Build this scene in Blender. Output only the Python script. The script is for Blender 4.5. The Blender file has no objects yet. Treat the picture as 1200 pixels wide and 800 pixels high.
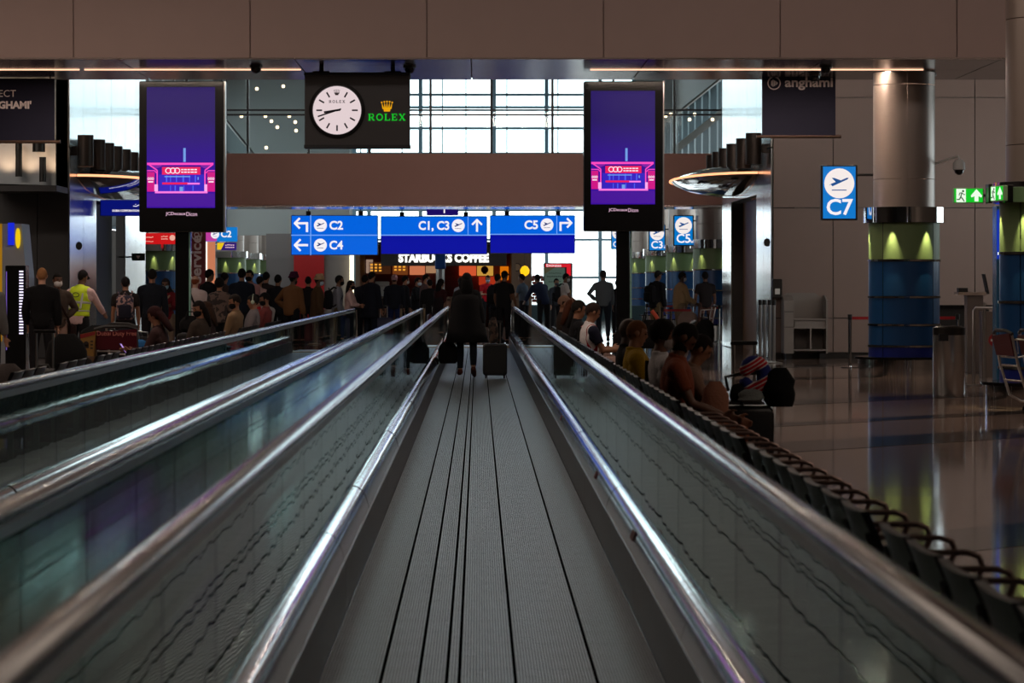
import bpy, math, random
import numpy as np
from mathutils import Vector, Matrix
rnd = random.Random(7)
C = bpy.context.scene.collection
SC = bpy.context.scene
PI = math.pi
# ---------------------------------------------------------------- camera, sky, light, exposure
F = 3200.0                      # focal length in pixels of the 1200x800 frame
cam_d = bpy.data.cameras.new('camera'); cam = bpy.data.objects.new('camera', cam_d); C.objects.link(cam)
cam.location = (0, 0, 1.6); cam.rotation_euler = (PI/2, 0, 0)
cam_d.sensor_width = 36; cam_d.lens = F/1200*36
cam_d.shift_x = 39.5/1200; cam_d.shift_y = -70/1200
cam_d.clip_start = .1; cam_d.clip_end = 900
cam_d.dof.use_dof = True; cam_d.dof.focus_distance = 50; cam_d.dof.aperture_fstop = 6.3
SC.camera = cam
SC.view_settings.view_transform = 'Standard'; SC.view_settings.look = 'None'
SC.view_settings.gamma = 1; SC.view_settings.use_curve_mapping = False
SC.view_settings.exposure = 0.0
try:
    SC.cycles.use_denoising = True; SC.cycles.max_bounces = 10; SC.cycles.transparent_max_bounces = 24
    SC.cycles.glossy_bounces = 6; SC.cycles.diffuse_bounces = 4; SC.cycles.sample_clamp_indirect = 4
    SC.cycles.caustics_reflective = False; SC.cycles.caustics_refractive = False
except Exception: pass
SKY = 3.6
w = bpy.data.worlds.new('overcast'); SC.world = w; w.use_nodes = True
bg = w.node_tree.nodes['Background']; bg.inputs[0].default_value = (.90, .97, 1.0, 1); bg.inputs[1].default_value = SKY
def area(name, loc, rot, sx, sy, power, col=(1,1,1), portal=False):
    d = bpy.data.lights.new(name, 'AREA'); d.shape = 'RECTANGLE'; d.size = sx; d.size_y = sy; d.energy = power; d.color = col
    o = bpy.data.objects.new(name, d); C.objects.link(o); o.location = loc; o.rotation_euler = rot
    if portal: d.cycles.is_portal = True
    return o
def spot(name, loc, tgt, power, ang, col=(1,1,1), blend=.6, r=.03):
    d = bpy.data.lights.new(name, 'SPOT'); d.energy = power; d.spot_size = math.radians(ang); d.spot_blend = blend; d.color = col; d.shadow_soft_size = r
    o = bpy.data.objects.new(name, d); C.objects.link(o); o.location = loc
    o.rotation_euler = (Vector(tgt)-Vector(loc)).to_track_quat('-Z', 'Y').to_euler()
    return o
area('daylight_back', (0.75, 129.6, 8.3), (PI/2, 0, PI), 13.4, 16, 1, portal=True)
area('daylight_side_right', (9.0, 104, 6.2), (PI/2, 0, PI/2), 48, 5.6, 1, portal=True)
area('daylight_side_left', (-11.0, 104, 6.2), (PI/2, 0, -PI/2), 48, 5.6, 1, portal=True)
area('daylight_gate', (14.9, 51, 3.6), (PI/2, 0, PI/2), 8, 2.8, 1, portal=True)
for k, (lx, ly, e) in enumerate([(-9, 28, 220), (9.5, 16, 170), (10, 32, 200), (-9, 37, 200), (0, 33, 200)]):
    area('ceiling_lamp', (lx, ly, 6.9), (0, 0, 0), 8, 6, e, (1, .80, .66))
def wash(name, loc, tgt, sx, sy, power, col, spread):
    o = area(name, loc, (Vector(tgt)-Vector(loc)).to_track_quat('-Z', 'Y').to_euler(), sx, sy, power, col); o.data.spread = math.radians(spread); return o
wash('bridge_fill', (0, 49.3, 7.6), (0, 75, 4.6), 12, .5, 85, (1, .84, .74), 50)  # added fill light behind the beam, no fixture; lifts the bridge face
for x0, x1 in ((-8, -6.8), (-6.75, -3), (1.9, 7.5)): area('soffit_strip', ((x0+x1)/2, 46.1, 5.15), (0, 0, 0), x1-x0, .06, 26*(x1-x0), (1, .78, .62))
wash('fascia_fill', (0, 38.5, 6.9), (0, 44, 5.9), 32, .4, 100, (1, .88, .82), 120)  # unseen fill light, added only to brighten the beam fascia
wash('wall_fill', (10.4, 49.2, 6.4), (10.6, 57, 3.2), 7, .4, 88, (1, .86, .76), 130)  # added light without a fixture, brightens the grey wall at the right
wash('wall_fill', (-14, 49.2, 6.4), (-14, 57, 3.2), 8, .4, 90, (1, .86, .76), 130)  # same added fill for the dark wall at the left
# ---------------------------------------------------------------- helpers
def S(D): return F/D
def W(x, y, D): return Vector(((x-560.5)*D/F, D, 1.6+(330-y)*D/F))
def wx(x, D): return (x-560.5)*D/F
def wz(y, D): return 1.6+(330-y)*D/F
def lin(c):
    r = []
    for v in c[:3]:
        v /= 255.0
        r.append(v/12.92 if v <= .04045 else ((v+.055)/1.055)**2.4)
    return (*r, 1)
_M = {}
def mat(name, col, rough=.5, metal=0, bump=0, bscale=40, var=0, spec=.5, coat=0):
    """plain procedural surface: base colour (sRGB), fine noise in colour and relief"""
    if name in _M: return _M[name]
    m = bpy.data.materials.new(name); m.use_nodes = True; nt = m.node_tree; b = nt.nodes['Principled BSDF']
    c = lin(col); b.inputs['Base Color'].default_value = c; b.inputs['Roughness'].default_value = rough
    b.inputs['Metallic'].default_value = metal; b.inputs['Specular IOR Level'].default_value = spec
    if coat: b.inputs['Coat Weight'].default_value = coat; b.inputs['Coat Roughness'].default_value = .05
    if bump or var:
        tc = nt.nodes.new('ShaderNodeTexCoord'); n = nt.nodes.new('ShaderNodeTexNoise'); n.inputs['Scale'].default_value = bscale; n.inputs['Detail'].default_value = 3
        nt.links.new(tc.outputs['Object'], n.inputs['Vector'])
        if bump:
            bp = nt.nodes.new('ShaderNodeBump'); bp.inputs['Strength'].default_value = bump; bp.inputs['Distance'].default_value = .02
            nt.links.new(n.outputs['Fac'], bp.inputs['Height']); nt.links.new(bp.outputs['Normal'], b.inputs['Normal'])
        if var:
            mx = nt.nodes.new('ShaderNodeMix'); mx.data_type = 'RGBA'
            mx.inputs['A'].default_value = tuple(v*(1-var) for v in c[:3])+(1,); mx.inputs['B'].default_value = tuple(min(1, v*(1+var)) for v in c[:3])+(1,)
            nt.links.new(n.outputs['Fac'], mx.inputs['Factor']); nt.links.new(mx.outputs['Result'], b.inputs['Base Color'])
    _M[name] = m; return m
def emi(col, k=1.0):
    name = 'light_%d_%d_%d_%d' % (*col[:3], int(k*100))
    if name in _M: return _M[name]
    m = bpy.data.materials.new(name); m.use_nodes = True; b = m.node_tree.nodes['Principled BSDF']
    b.inputs['Base Color'].default_value = (.02, .02, .02, 1); b.inputs['Emission Color'].default_value = lin(col); b.inputs['Emission Strength'].default_value = k
    b.inputs['Roughness'].default_value = .6; b.inputs['Specular IOR Level'].default_value = .08
    _M[name] = m; return m
def cloth(col):
    n = 'cloth_%d_%d_%d' % tuple(col[:3])
    return mat(n, col, .92, 0, .25, 60, .18, .25)
def pattern_cloth(name, kind, c1, c2, scale):
    if name in _M: return _M[name]
    m = bpy.data.materials.new(name); m.use_nodes = True; nt = m.node_tree; b = nt.nodes['Principled BSDF']; b.inputs['Roughness'].default_value = .9
    tc = nt.nodes.new('ShaderNodeTexCoord'); mx = nt.nodes.new('ShaderNodeMix'); mx.data_type = 'RGBA'
    mx.inputs['A'].default_value = lin(c1); mx.inputs['B'].default_value = lin(c2)
    if kind == 'check':
        t = nt.nodes.new('ShaderNodeTexBrick'); t.inputs['Scale'].default_value = scale; t.inputs['Mortar Size'].default_value = .03; t.offset = 0
        t.inputs['Brick Width'].default_value = .5; t.inputs['Row Height'].default_value = .5
        sp = nt.nodes.new('ShaderNodeSeparateXYZ'); mp = nt.nodes.new('ShaderNodeCombineXYZ')
        nt.links.new(tc.outputs['Object'], sp.inputs[0]); nt.links.new(sp.outputs['Y'], mp.inputs['X']); nt.links.new(sp.outputs['Z'], mp.inputs['Y']); nt.links.new(mp.outputs['Vector'], t.inputs['Vector']); nt.links.new(t.outputs['Fac'], mx.inputs['Factor'])
    elif kind == 'camo':
        t = nt.nodes.new('ShaderNodeTexNoise'); t.inputs['Scale'].default_value = scale; r = nt.nodes.new('ShaderNodeValToRGB')
        r.color_ramp.interpolation = 'CONSTANT'; r.color_ramp.elements[1].position = .5
        nt.links.new(tc.outputs['Object'], t.inputs['Vector']); nt.links.new(t.outputs['Fac'], r.inputs[0]); nt.links.new(r.outputs[0], mx.inputs['Factor'])
    nt.links.new(mx.outputs['Result'], b.inputs['Base Color']); _M[name] = m; return m
def glass(name, tint, dark=1.0, ior=1.5):
    """thin pane: fresnel mix of a clear tinted pass and a mirror"""
    if name in _M: return _M[name]
    m = bpy.data.materials.new(name); m.use_nodes = True; nt = m.node_tree; nt.nodes.clear()
    out = nt.nodes.new('ShaderNodeOutputMaterial'); mx = nt.nodes.new('ShaderNodeMixShader'); fr = nt.nodes.new('ShaderNodeFresnel'); fr.inputs['IOR'].default_value = ior
    gm = nt.nodes.new('ShaderNodeNewGeometry'); im = nt.nodes.new('ShaderNodeMix'); im.inputs['A'].default_value = ior; im.inputs['B'].default_value = 1/ior
    nt.links.new(gm.outputs['Backfacing'], im.inputs['Factor']); nt.links.new(im.outputs['Result'], fr.inputs['IOR'])
    t = nt.nodes.new('ShaderNodeBsdfTransparent'); t.inputs[0].default_value = tuple(v*dark for v in lin(tint)[:3])+(1,)
    g = nt.nodes.new('ShaderNodeBsdfGlossy'); g.inputs['Roughness'].default_value = .012; g.inputs[0].default_value = (.92, 1, .97, 1)
    tc = nt.nodes.new('ShaderNodeTexCoord'); n = nt.nodes.new('ShaderNodeTexNoise'); n.inputs['Scale'].default_value = 1.6; bp = nt.nodes.new('ShaderNodeBump'); bp.inputs['Strength'].default_value = .02; bp.inputs['Distance'].default_value = .05
    nt.links.new(tc.outputs['Object'], n.inputs['Vector']); nt.links.new(n.outputs['Fac'], bp.inputs['Height']); nt.links.new(bp.outputs['Normal'], g.inputs['Normal'])
    nt.links.new(fr.outputs[0], mx.inputs[0]); nt.links.new(t.outputs[0], mx.inputs[1]); nt.links.new(g.outputs[0], mx.inputs[2]); nt.links.new(mx.outputs[0], out.inputs[0])
    _M[name] = m; return m
class MB:
    """collects faces; build() links them as ONE mesh object"""
    def __init__(s): s.v = []; s.f = []; s.m = []; s.mi = 0
    def add(s, vs, fs):
        b = len(s.v); s.v += [tuple(p) for p in vs]; s.f += [tuple(i+b for i in f) for f in fs]; s.m += [s.mi]*len(fs); return s
    def box(s, c, d, rz=0, ry=0, rx=0):
        x, y, z = d[0]/2, d[1]/2, d[2]/2
        R = Matrix.Rotation(rz, 3, 'Z') @ Matrix.Rotation(ry, 3, 'Y') @ Matrix.Rotation(rx, 3, 'X')
        vs = [Vector(c)+R@Vector((a*x, b*y, e*z)) for a in (-1, 1) for b in (-1, 1) for e in (-1, 1)]
        return s.add(vs, [(0,1,3,2),(4,6,7,5),(0,4,5,1),(2,3,7,6),(0,2,6,4),(1,5,7,3)])
    def rbox(s, c, d, r=.02, n=3, rz=0, ry=0, axis='Y'):
        """box with rounded edges around one axis"""
        a, b, h = {'Y': (d[0], d[2], d[1]), 'X': (d[1], d[2], d[0]), 'Z': (d[0], d[1], d[2])}[axis]
        r = min(r, a*.49, b*.49); pts = []
        for cx, cy, a0 in ((a/2-r, b/2-r, 0), (-a/2+r, b/2-r, PI/2), (-a/2+r, -b/2+r, PI), (a/2-r, -b/2+r, 1.5*PI)):
            for k in range(n+1):
                t = a0+PI/2*k/n; pts.append((cx+r*math.cos(t), cy+r*math.sin(t)))
        mp = {'Y': lambda p, q: (p[0], q, p[1]), 'X': lambda p, q: (q, p[0], p[1]), 'Z': lambda p, q: (p[0], p[1], q)}[axis]
        R = Matrix.Rotation(rz, 3, 'Z') @ Matrix.Rotation(ry, 3, 'Y'); N = len(pts); e = min(r*.5, h*.2); vs = []
        for q, k in ((-h/2, 1-2*e/max(a, b)), (-h/2+e, 1), (h/2-e, 1), (h/2, 1-2*e/max(a, b))):
            vs += [Vector(c)+R@Vector(mp((p[0]*k, p[1]*k), q)) for p in pts]
        fs = [tuple(range(N))[::-1], tuple(range(3*N, 4*N))]
        for j in range(3): fs += [(j*N+i, j*N+(i+1) % N, (j+1)*N+(i+1) % N, (j+1)*N+i) for i in range(N)]
        return s.add(vs, fs)
    def tube(s, pts, r, n=8, cap=True):
        pts = [Vector(p) for p in pts]; rs = r if isinstance(r, (list, tuple)) else [r]*len(pts); vs = []; prev = None
        for i, p in enumerate(pts):
            d = (pts[min(i+1, len(pts)-1)]-pts[max(i-1, 0)]).normalized()
            if prev is None: u = d.orthogonal().normalized()
            else:
                u = prev-d*prev.dot(d); u = u.normalized() if u.length > 1e-6 else d.orthogonal().normalized()
            prev = u; v = d.cross(u)
            vs += [p+(u*math.cos(2*PI*k/n)+v*math.sin(2*PI*k/n))*rs[i] for k in range(n)]
        fs = [(i*n+k, i*n+(k+1) % n, (i+1)*n+(k+1) % n, (i+1)*n+k) for i in range(len(pts)-1) for k in range(n)]
        if cap: fs += [tuple(range(n))[::-1], tuple(range((len(pts)-1)*n, len(pts)*n))]
        return s.add(vs, fs)
    def lathe(s, prof, c=(0,0,0), n=24, a0=0, a1=2*PI):
        full = abs(a1-a0-2*PI) < 1e-6; k = n if full else n+1; vs = []
        for r, z in prof: vs += [(c[0]+r*math.cos(a0+(a1-a0)*i/n), c[1]+r*math.sin(a0+(a1-a0)*i/n), c[2]+z) for i in range(k)]
        fs = [(j*k+i, j*k+(i+1) % k, (j+1)*k+(i+1) % k, (j+1)*k+i) for j in range(len(prof)-1) for i in range(n)]
        return s.add(vs, fs)
    def prism(s, poly, h, f):
        """polygon (u,v) extruded by h; f maps (u,v,t) to a point"""
        N = len(poly); vs = [f(p[0], p[1], 0) for p in poly]+[f(p[0], p[1], h) for p in poly]
        return s.add(vs, [tuple(range(N)), tuple(range(N, 2*N))[::-1]]+[(i, N+i, N+(i+1) % N, (i+1) % N) for i in range(N)])
    def ell(s, c, R, rad, nu=14, nv=9):
        c = Vector(c); vs = [c+R@Vector((0, 0, -rad[2]))]
        for j in range(1, nv):
            t = -PI/2+PI*j/nv
            vs += [c+R@Vector((rad[0]*math.cos(t)*math.cos(2*PI*i/nu), rad[1]*math.cos(t)*math.sin(2*PI*i/nu), rad[2]*math.sin(t))) for i in range(nu)]
        vs.append(c+R@Vector((0, 0, rad[2]))); L = len(vs)-1
        fs = [(0, 1+(i+1) % nu, 1+i) for i in range(nu)]
        for j in range(nv-2): fs += [(1+j*nu+i, 1+j*nu+(i+1) % nu, 1+(j+1)*nu+(i+1) % nu, 1+(j+1)*nu+i) for i in range(nu)]
        fs += [(1+(nv-2)*nu+i, 1+(nv-2)*nu+(i+1) % nu, L) for i in range(nu)]
        return s.add(vs, fs)
    def rings(s, rr, n=18):
        """closed tube through ellipses (centre, u, v, a, b)"""
        vs = []
        for c, u, v, a, b in rr: vs += [Vector(c)+Vector(u)*a*math.cos(2*PI*k/n)+Vector(v)*b*math.sin(2*PI*k/n) for k in range(n)]
        fs = [(i*n+k, i*n+(k+1) % n, (i+1)*n+(k+1) % n, (i+1)*n+k) for i in range(len(rr)-1) for k in range(n)]
        fs += [tuple(range(n))[::-1], tuple(range((len(rr)-1)*n, len(rr)*n))]
        return s.add(vs, fs)
    def mesh(s, name, mats, smooth=False):
        me = bpy.data.meshes.new(name); me.from_pydata(s.v, [], s.f)
        for m in (mats if isinstance(mats, (list, tuple)) else [mats]): me.materials.append(m)
        if any(s.m): me.polygons.foreach_set('material_index', s.m)
        if smooth: me.polygons.foreach_set('use_smooth', [True]*len(s.f))
        me.update(); return me
    def build(s, name, mats, parent=None, smooth=False, loc=None):
        return link(name, s.mesh(name, mats, smooth), parent, loc, smooth)
def fixn(me):
    import bmesh
    b = bmesh.new(); b.from_mesh(me); bmesh.ops.recalc_face_normals(b, faces=b.faces); b.to_mesh(me); b.free()
def link(name, me, parent=None, loc=None, smooth=False):
    if not me.get('ok'):
        fixn(me); me['ok'] = 1
        if smooth:
            try: me.set_sharp_from_angle(angle=math.radians(40))
            except Exception: pass
    o = bpy.data.objects.new(name, me); C.objects.link(o)
    if parent: o.parent = parent
    if loc is not None: o.location = loc
    return o
def tag(o, label, cat, group=None, kind=None):
    o['label'] = label; o['category'] = cat
    if group: o['group'] = group
    if kind: o['kind'] = kind
    return o
def thing(name, label, cat, loc=(0,0,0), rz=0, group=None, kind=None):
    o = bpy.data.objects.new(name, None); C.objects.link(o); o.location = loc; o.rotation_euler = (0, 0, rz); o.empty_display_size = .2
    return tag(o, label, cat, group, kind)
def struct(o): o['kind'] = 'structure'; return o
def copy_tree(o, parent=None):
    c = o.copy(); C.objects.link(c)
    if parent: c.parent = parent
    for ch in list(o.children): copy_tree(ch, c)
    return c
def flat(poly, t=.004):     # polygon in a sign's plane (u right, v up), facing -Y
    return MB().prism(poly, t, lambda u, v, k: (u, -k, v))
def rect(x0, x1, z0, z1): return [(x0, z0), (x1, z0), (x1, z1), (x0, z1)]
def disc(cx, cz, r, n=28, a0=0, a1=2*PI): return [(cx+r*math.cos(a0+(a1-a0)*i/n), cz+r*math.sin(a0+(a1-a0)*i/n)) for i in range(n)]
def strip(pts, w):
    """polyline as a list of quads of width w"""
    q = []
    for (a, b), (c, d) in zip(pts, pts[1:]):
        L = math.hypot(c-a, d-b) or 1; nx, nz = -(d-b)/L*w/2, (c-a)/L*w/2
        q.append([(a+nx, b+nz), (c+nx, d+nz), (c-nx, d-nz), (a-nx, b-nz)])
    return q
def art(name, polys, m, parent, y=-.002, t=.003, loc=(0,0,0)):
    b = MB()
    for p in polys: b.prism(p, t, lambda u, v, k: (u, y-k, v))
    return b.build(name, m, parent, loc=loc)
_T = []
def text(body, size, m, parent, loc, name='lettering', bold=0.0, align='CENTER', rot=(PI/2, 0, 0), ext=.002, sx=1.0, fit=None):
    c = bpy.data.curves.new('txt', 'FONT'); c.body = body; c.size = size; c.align_x = align; c.align_y = 'CENTER'; c.offset = bold; c.extrude = ext; c.resolution_u = 3
    o = bpy.data.objects.new('txt', c); C.objects.link(o)
    _T.append((o, name, m, parent, loc, rot, sx, fit)); return o
def flush_text():
    dg = bpy.context.evaluated_depsgraph_get(); dg.update()
    for o, name, m, parent, loc, rot, sx, fit in _T:
        me = bpy.data.meshes.new_from_object(o.evaluated_get(dg)); me.materials.clear(); me.materials.append(m); me['ok'] = 1
        if fit:      # scale the lettering to a width and a height about its centre
            xs_ = [v.co.x for v in me.vertices]; ys_ = [v.co.y for v in me.vertices]; kx = fit[0]/(max(xs_)-min(xs_)); ky = fit[1]/(max(ys_)-min(ys_)); mx_, my_ = (max(xs_)+min(xs_))/2, (max(ys_)+min(ys_))/2
            for v in me.vertices: v.co.x = (v.co.x-mx_)*kx; v.co.y = (v.co.y-my_)*ky
        n = bpy.data.objects.new(name, me); C.objects.link(n); n.parent = parent; n.location = loc; n.rotation_euler = rot; n.scale = (sx, 1, 1)
        cu = o.data; bpy.data.objects.remove(o); bpy.data.curves.remove(cu)
    _T.clear()
# common materials
STEEL = mat('brushed_steel', (190, 188, 186), .28, 1)
CHROME = mat('polished_chrome', (225, 225, 225), .06, 1)
DARKSTEEL = mat('dark_metal', (70, 68, 66), .35, 1)
BLACK = mat('black_plastic', (14, 14, 15), .45)
BLACKG = mat('black_gloss', (9, 9, 10), .18)
RUBBER = mat('black_rubber', (13, 12, 12), .13, spec=.12)
WHITE = mat('white_paint', (222, 220, 216), .6)
LEATHER = mat('black_leather', (24, 25, 30), .42, 0, .15, 90)
WLET = emi((250, 245, 250), .95)
# ---------------------------------------------------------------- the setting
def granite():
    m = mat('polished_stone', (86, 74, 68), .07, 0, 0, 30, 0, .6)
    nt = m.node_tree; b = nt.nodes['Principled BSDF']
    tc = nt.nodes.new('ShaderNodeTexCoord'); n = nt.nodes.new('ShaderNodeTexNoise'); n.inputs['Scale'].default_value = 40; n.inputs['Detail'].default_value = 8
    r = nt.nodes.new('ShaderNodeValToRGB'); r.color_ramp.elements[0].position = .35; r.color_ramp.elements[0].color = lin((122, 102, 92)); r.color_ramp.elements[1].position = .7; r.color_ramp.elements[1].color = lin((156, 136, 126))
    w_ = nt.nodes.new('ShaderNodeTexNoise'); w_.inputs['Scale'].default_value = .9; bp = nt.nodes.new('ShaderNodeBump'); bp.inputs['Strength'].default_value = .012; bp.inputs['Distance'].default_value = .1
    nt.links.new(tc.outputs['Object'], n.inputs['Vector']); nt.links.new(n.outputs['Fac'], r.inputs[0]); nt.links.new(r.outputs[0], b.inputs['Base Color'])
    nt.links.new(tc.outputs['Object'], w_.inputs['Vector']); nt.links.new(w_.outputs['Fac'], bp.inputs['Height']); nt.links.new(bp.outputs['Normal'], b.inputs['Normal'])
    return m
STONE = granite()
fl = struct(MB().box((0, 64, -.1), (50, 134, .2)).build('floor', STONE))
DSTONE = mat('dark_stone_inlay', (62, 55, 52), .08, 0, 0, 30, .2)
for y0, wd in ((6, 1.2), (14.8, 1.3), (24.2, 1.5), (28.4, .7), (33, 1.2), (41, 1.2), (47, 1.4)):
    MB().prism([(1.8, y0+.4), (min(14.9, 1.8+(56.6-y0)/.9), min(56.6, y0+.4+.9*13.1)), (min(14.9, 1.8+(56.6-y0)/.9), min(56.6+wd, y0+.4+.9*13.1+wd)), (1.8, y0+.4+wd)], .002, lambda u, v, k: (u, v, .0005+k)).build('floor_band', DSTONE, fl)
WALLG = mat('grey_wall_panel', (132, 112, 103), .55, 0, 0, 3, .04)
WALLD = mat('dark_wall_panel', (52, 48, 46), .5, 0, 0, 3, .08)
WALLB = mat('plain_wall', (120, 112, 106), .7)
BRUSH = mat('brushed_wall_metal', (196, 202, 204), .20, 1, .04, 2)
BROWN = mat('brown_cladding', (178, 150, 139), .55, 0, 0, 2, .04); BRIDGE = mat('bridge_cladding', (178, 130, 118), .6, 0, 0, 2, .04)
def panels(parent, x0, x1, z0, z1, y, w_, h_, m, gap=.02, t=.02, face=-1, name='wall_panel', along='X', off=(0, 0)):
    """individual cladding panels on a wall, shared mesh per size"""
    cache = {}
    def cuts(a, b, st, o):
        r = [a]; p = a+o if o > .05 else a+st
        while p < b-.05: r.append(p); p += st
        return r+[b]
    for xa, xb in zip(cuts(x0, x1, w_, off[0]), cuts(x0, x1, w_, off[0])[1:]):
        for za, zb in zip(cuts(z0, z1, h_, off[1]), cuts(z0, z1, h_, off[1])[1:]):
            k = (round(xb-xa, 3), round(zb-za, 3))
            if k not in cache:
                d = (k[0]-gap, t, k[1]-gap) if along == 'X' else (t, k[0]-gap, k[1]-gap)
                cache[k] = MB().box((0, 0, 0), d).mesh(name, m)
            c = ((xa+xb)/2, y+face*t/2, (za+zb)/2) if along == 'X' else (y+face*t/2, (xa+xb)/2, (za+zb)/2)
            link(name, cache[k], parent, c)
# shell
struct(MB().box((0, -4, 3.5), (50, .3, 7.4)).build('wall_near', WALLD))
ww = struct(MB().box((-20.2, 27, 8.5), (.3, 62, 18)).build('wall_left', WALLD))
wr = struct(MB().box((15.15, 20.5, 3.5), (.3, 49, 7)).box((15.15, 50.5, 1.1), (.3, 11, 2.2)).box((15.15, 50.5, 6.05), (.3, 11, 2.1)).box((15.15, 46, 3.6), (.3, 2, 3)).box((15.15, 55.5, 3.6), (.3, 1, 3)).box((15.15, 56.6, 3.5), (.3, 1.2, 7)).build('wall_right', WALLB))
struct(MB().box((-2.5, 20, 7.1), (36, 48, .2)).build('ceiling', mat('ceiling_near', (120, 108, 100), .8)))
struct(MB().box((-1, 87, 17.1), (30, 88, .2)).build('ceiling_atrium', mat('ceiling_far', (150, 150, 148), .8)))
struct(MB().box((9.5, 99, 1.6), (.3, 62, 3.6)).box((9.5, 99, 13.1), (.3, 62, 8)).box((9.5, 74, 6.4), (.3, 12, 6)).build('wall_right_far', WALLB))
struct(MB().box((-11.5, 99, 1.6), (.3, 62, 3.2)).box((-11.5, 99, 13.1), (.3, 62, 8)).box((-11.5, 74, 6.2), (.3, 12, 6.2)).build('wall_left_far', WALLB))
struct(MB().box((-9.7, 130.2, 8.5), (7.4, .4, 17.4)).box((9.4, 130.2, 8.5), (3.8, .4, 17.4)).box((.75, 130.2, .2), (13.6, .4, .5)).box((.75, 130.2, 16.6), (13.6, .4, .9)).build('wall_back', mat('back_wall', (176, 178, 178), .6)))
# the big window at the back
FRAME = mat('window_frame_blue_grey', (120, 150, 165), .45)
PANE = glass('window_pane', (250, 254, 254), 1.0, 1.2)
def window_wall(name, axis, pos, a0, a1, z0, z1, cols, rows, fw=.12, d=.12):
    o = struct(bpy.data.objects.new(name, None)); C.objects.link(o)
    xs = [a0+(a1-a0)*i/cols for i in range(cols+1)] if isinstance(cols, int) else cols
    zs = [z0+(z1-z0)*i/rows for i in range(rows+1)] if isinstance(rows, int) else rows
    P = (lambda a, z: (a, pos, z)) if axis == 'X' else (lambda a, z: (pos, a, z))
    Dm = (lambda a, t, z: (a, t, z)) if axis == 'X' else (lambda a, t, z: (t, a, z))
    for x in xs: MB().box(P(x, (z0+z1)/2), Dm(fw, d, z1-z0)).build('mullion', FRAME, o)
    for z in zs: MB().box(P((a0+a1)/2, z), Dm(a1-a0, d*.8, fw*.6)).build('transom', FRAME, o)
    for xa, xb in zip(xs, xs[1:]):
        for za, zb in zip(zs, zs[1:]):
            MB().box(P((xa+xb)/2, (za+zb)/2), Dm(xb-xa-fw*.9, .012, zb-za-fw*.5)).build('pane', PANE, o)
    return o
window_wall('window_1', 'X', 130, -5.9, 7.4, .45, 16.2, [-5.9, -5.2, -2.75, .75, 3.25, 5.8, 7.4], [.45, 1.8, 3.6, 5.0, 6.3, 7.7, 8.9, 9.9, 10.5, 11.9, 13.4, 14.8, 16.2], .18, .2)
def fins(name, X, sgn, y0, y1, st):
    o = window_wall(name, 'Y', X, y0, y1, 3.3, 9.1, int((y1-y0)/st), 2, .16, .2)
    n = int((y1-y0)/st); me = MB().box((0, 0, 0), (.5, .7, 5.8)).mesh('fin', mat('fin_grey', (92, 96, 98), .5))
    for i in range(n+1): link('fin', me, o, (X-sgn*.35, y0+(y1-y0)*i/n, 6.2))
fins('window_2', 9.45, 1, 80, 129, 3.5)
fins('window_3', -11.45, -1, 80, 129, 3.5)
window_wall('window_4', 'Y', 15.1, 47, 55, 2.2, 5.0, 4, 2, .14, .15)
struct(MB().box((0, 230, -.6), (400, 198, .3)).build('ground_outside', mat('apron_concrete', (150, 150, 146), .85, 0, 0, 1, .1)))
struct(MB().box((3.9, 112, .31), (6.0, .25, .62)).build('trim_1', mat('low_teal_barrier', (46, 66, 72), .4)))
# beam across the hall with cladding panels, soffit and light strips
beam = struct(MB().box((0, 46.3, 6.15), (36, 4.4, 1.86)).build('beam', BROWN))
panels(beam, -18+.2, 18, 5.2, 7.05, 44.08, 2.85, 1.85, BROWN, .022, .03, -1, 'fascia_panel', off=(2.72, 0))
SOF = mat('soffit_metal', (112, 98, 92), .22, .75, .03, 3)
me = MB().box((0, 0, 0), (2.83, 2.2, .03)).mesh('soffit_panel', SOF)
for i in range(-6, 7):
    for j in (45.15, 47.37): link('soffit_panel', me, beam, (i*2.85-.11+1.42, j, 5.2))
STRIP = emi((255, 196, 160), 1.6)
for x0, x1 in ((-60, 92), (98, 352), (692, 1083)):
    a, b = wx(x0, 46), wx(x1, 46)
    MB().box(((a+b)/2, 46.1, 5.178), (b-a, .05, .02)).build('light_strip', STRIP, beam)
for x in (300, 480, 968, 955, 1090):
    D = 47.2 if x in (955, 1090) else 45.4
    t = thing('ceiling_camera', {300: 'small black dome camera under the soffit beside the clock box', 480: 'dome camera under the soffit at the right edge of the clock box', 968: 'dark dome camera on the soffit just above the right banner', 955: 'lower black dome camera at the top edge of the right banner', 1090: 'dome camera under the soffit near the top of the shaft of the pillar'}[x], 'camera', (wx(x, D), D, 5.185))
    MB().lathe([(0, -.03), (.11, -.03), (.11, 0), (0, 0)], n=16).build('base', DARKSTEEL, t)
    MB().lathe([(.09, -.03), (.085, -.07), (.06, -.11), (0, -.13)], n=16).build('dome', BLACKG, t, True)
struct(MB().box((-2.5, 44.3, 12), (36, .3, 10.2)).build('wall_above_beam', WALLB))
struct(MB().box((14.2, 58, 12), (.3, 27, 10)).box((10.7, 57.4, 12), (9, .3, 10)).build('wall_atrium_right', WALLB))
struct(MB().box((10.8, 58.2, 7.1), (9.4, 2.4, .2)).build('ceiling_right', WALLB))
# grey wall at the right and its base
wf = struct(MB().box((10.7, 57.2, 3.2), (9.1, .35, 7.2)).build('wall_right_front', WALLB))
panels(wf, 6.15, 15, .12, 7, 57.0, 2.96, 2.3, WALLG, .02, .03, -1, off=(1.25, .72))
struct(MB().box((10.6, 56.97, .06), (8.9, .06, .12)).build('baseboard_right', DARKSTEEL))
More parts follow.
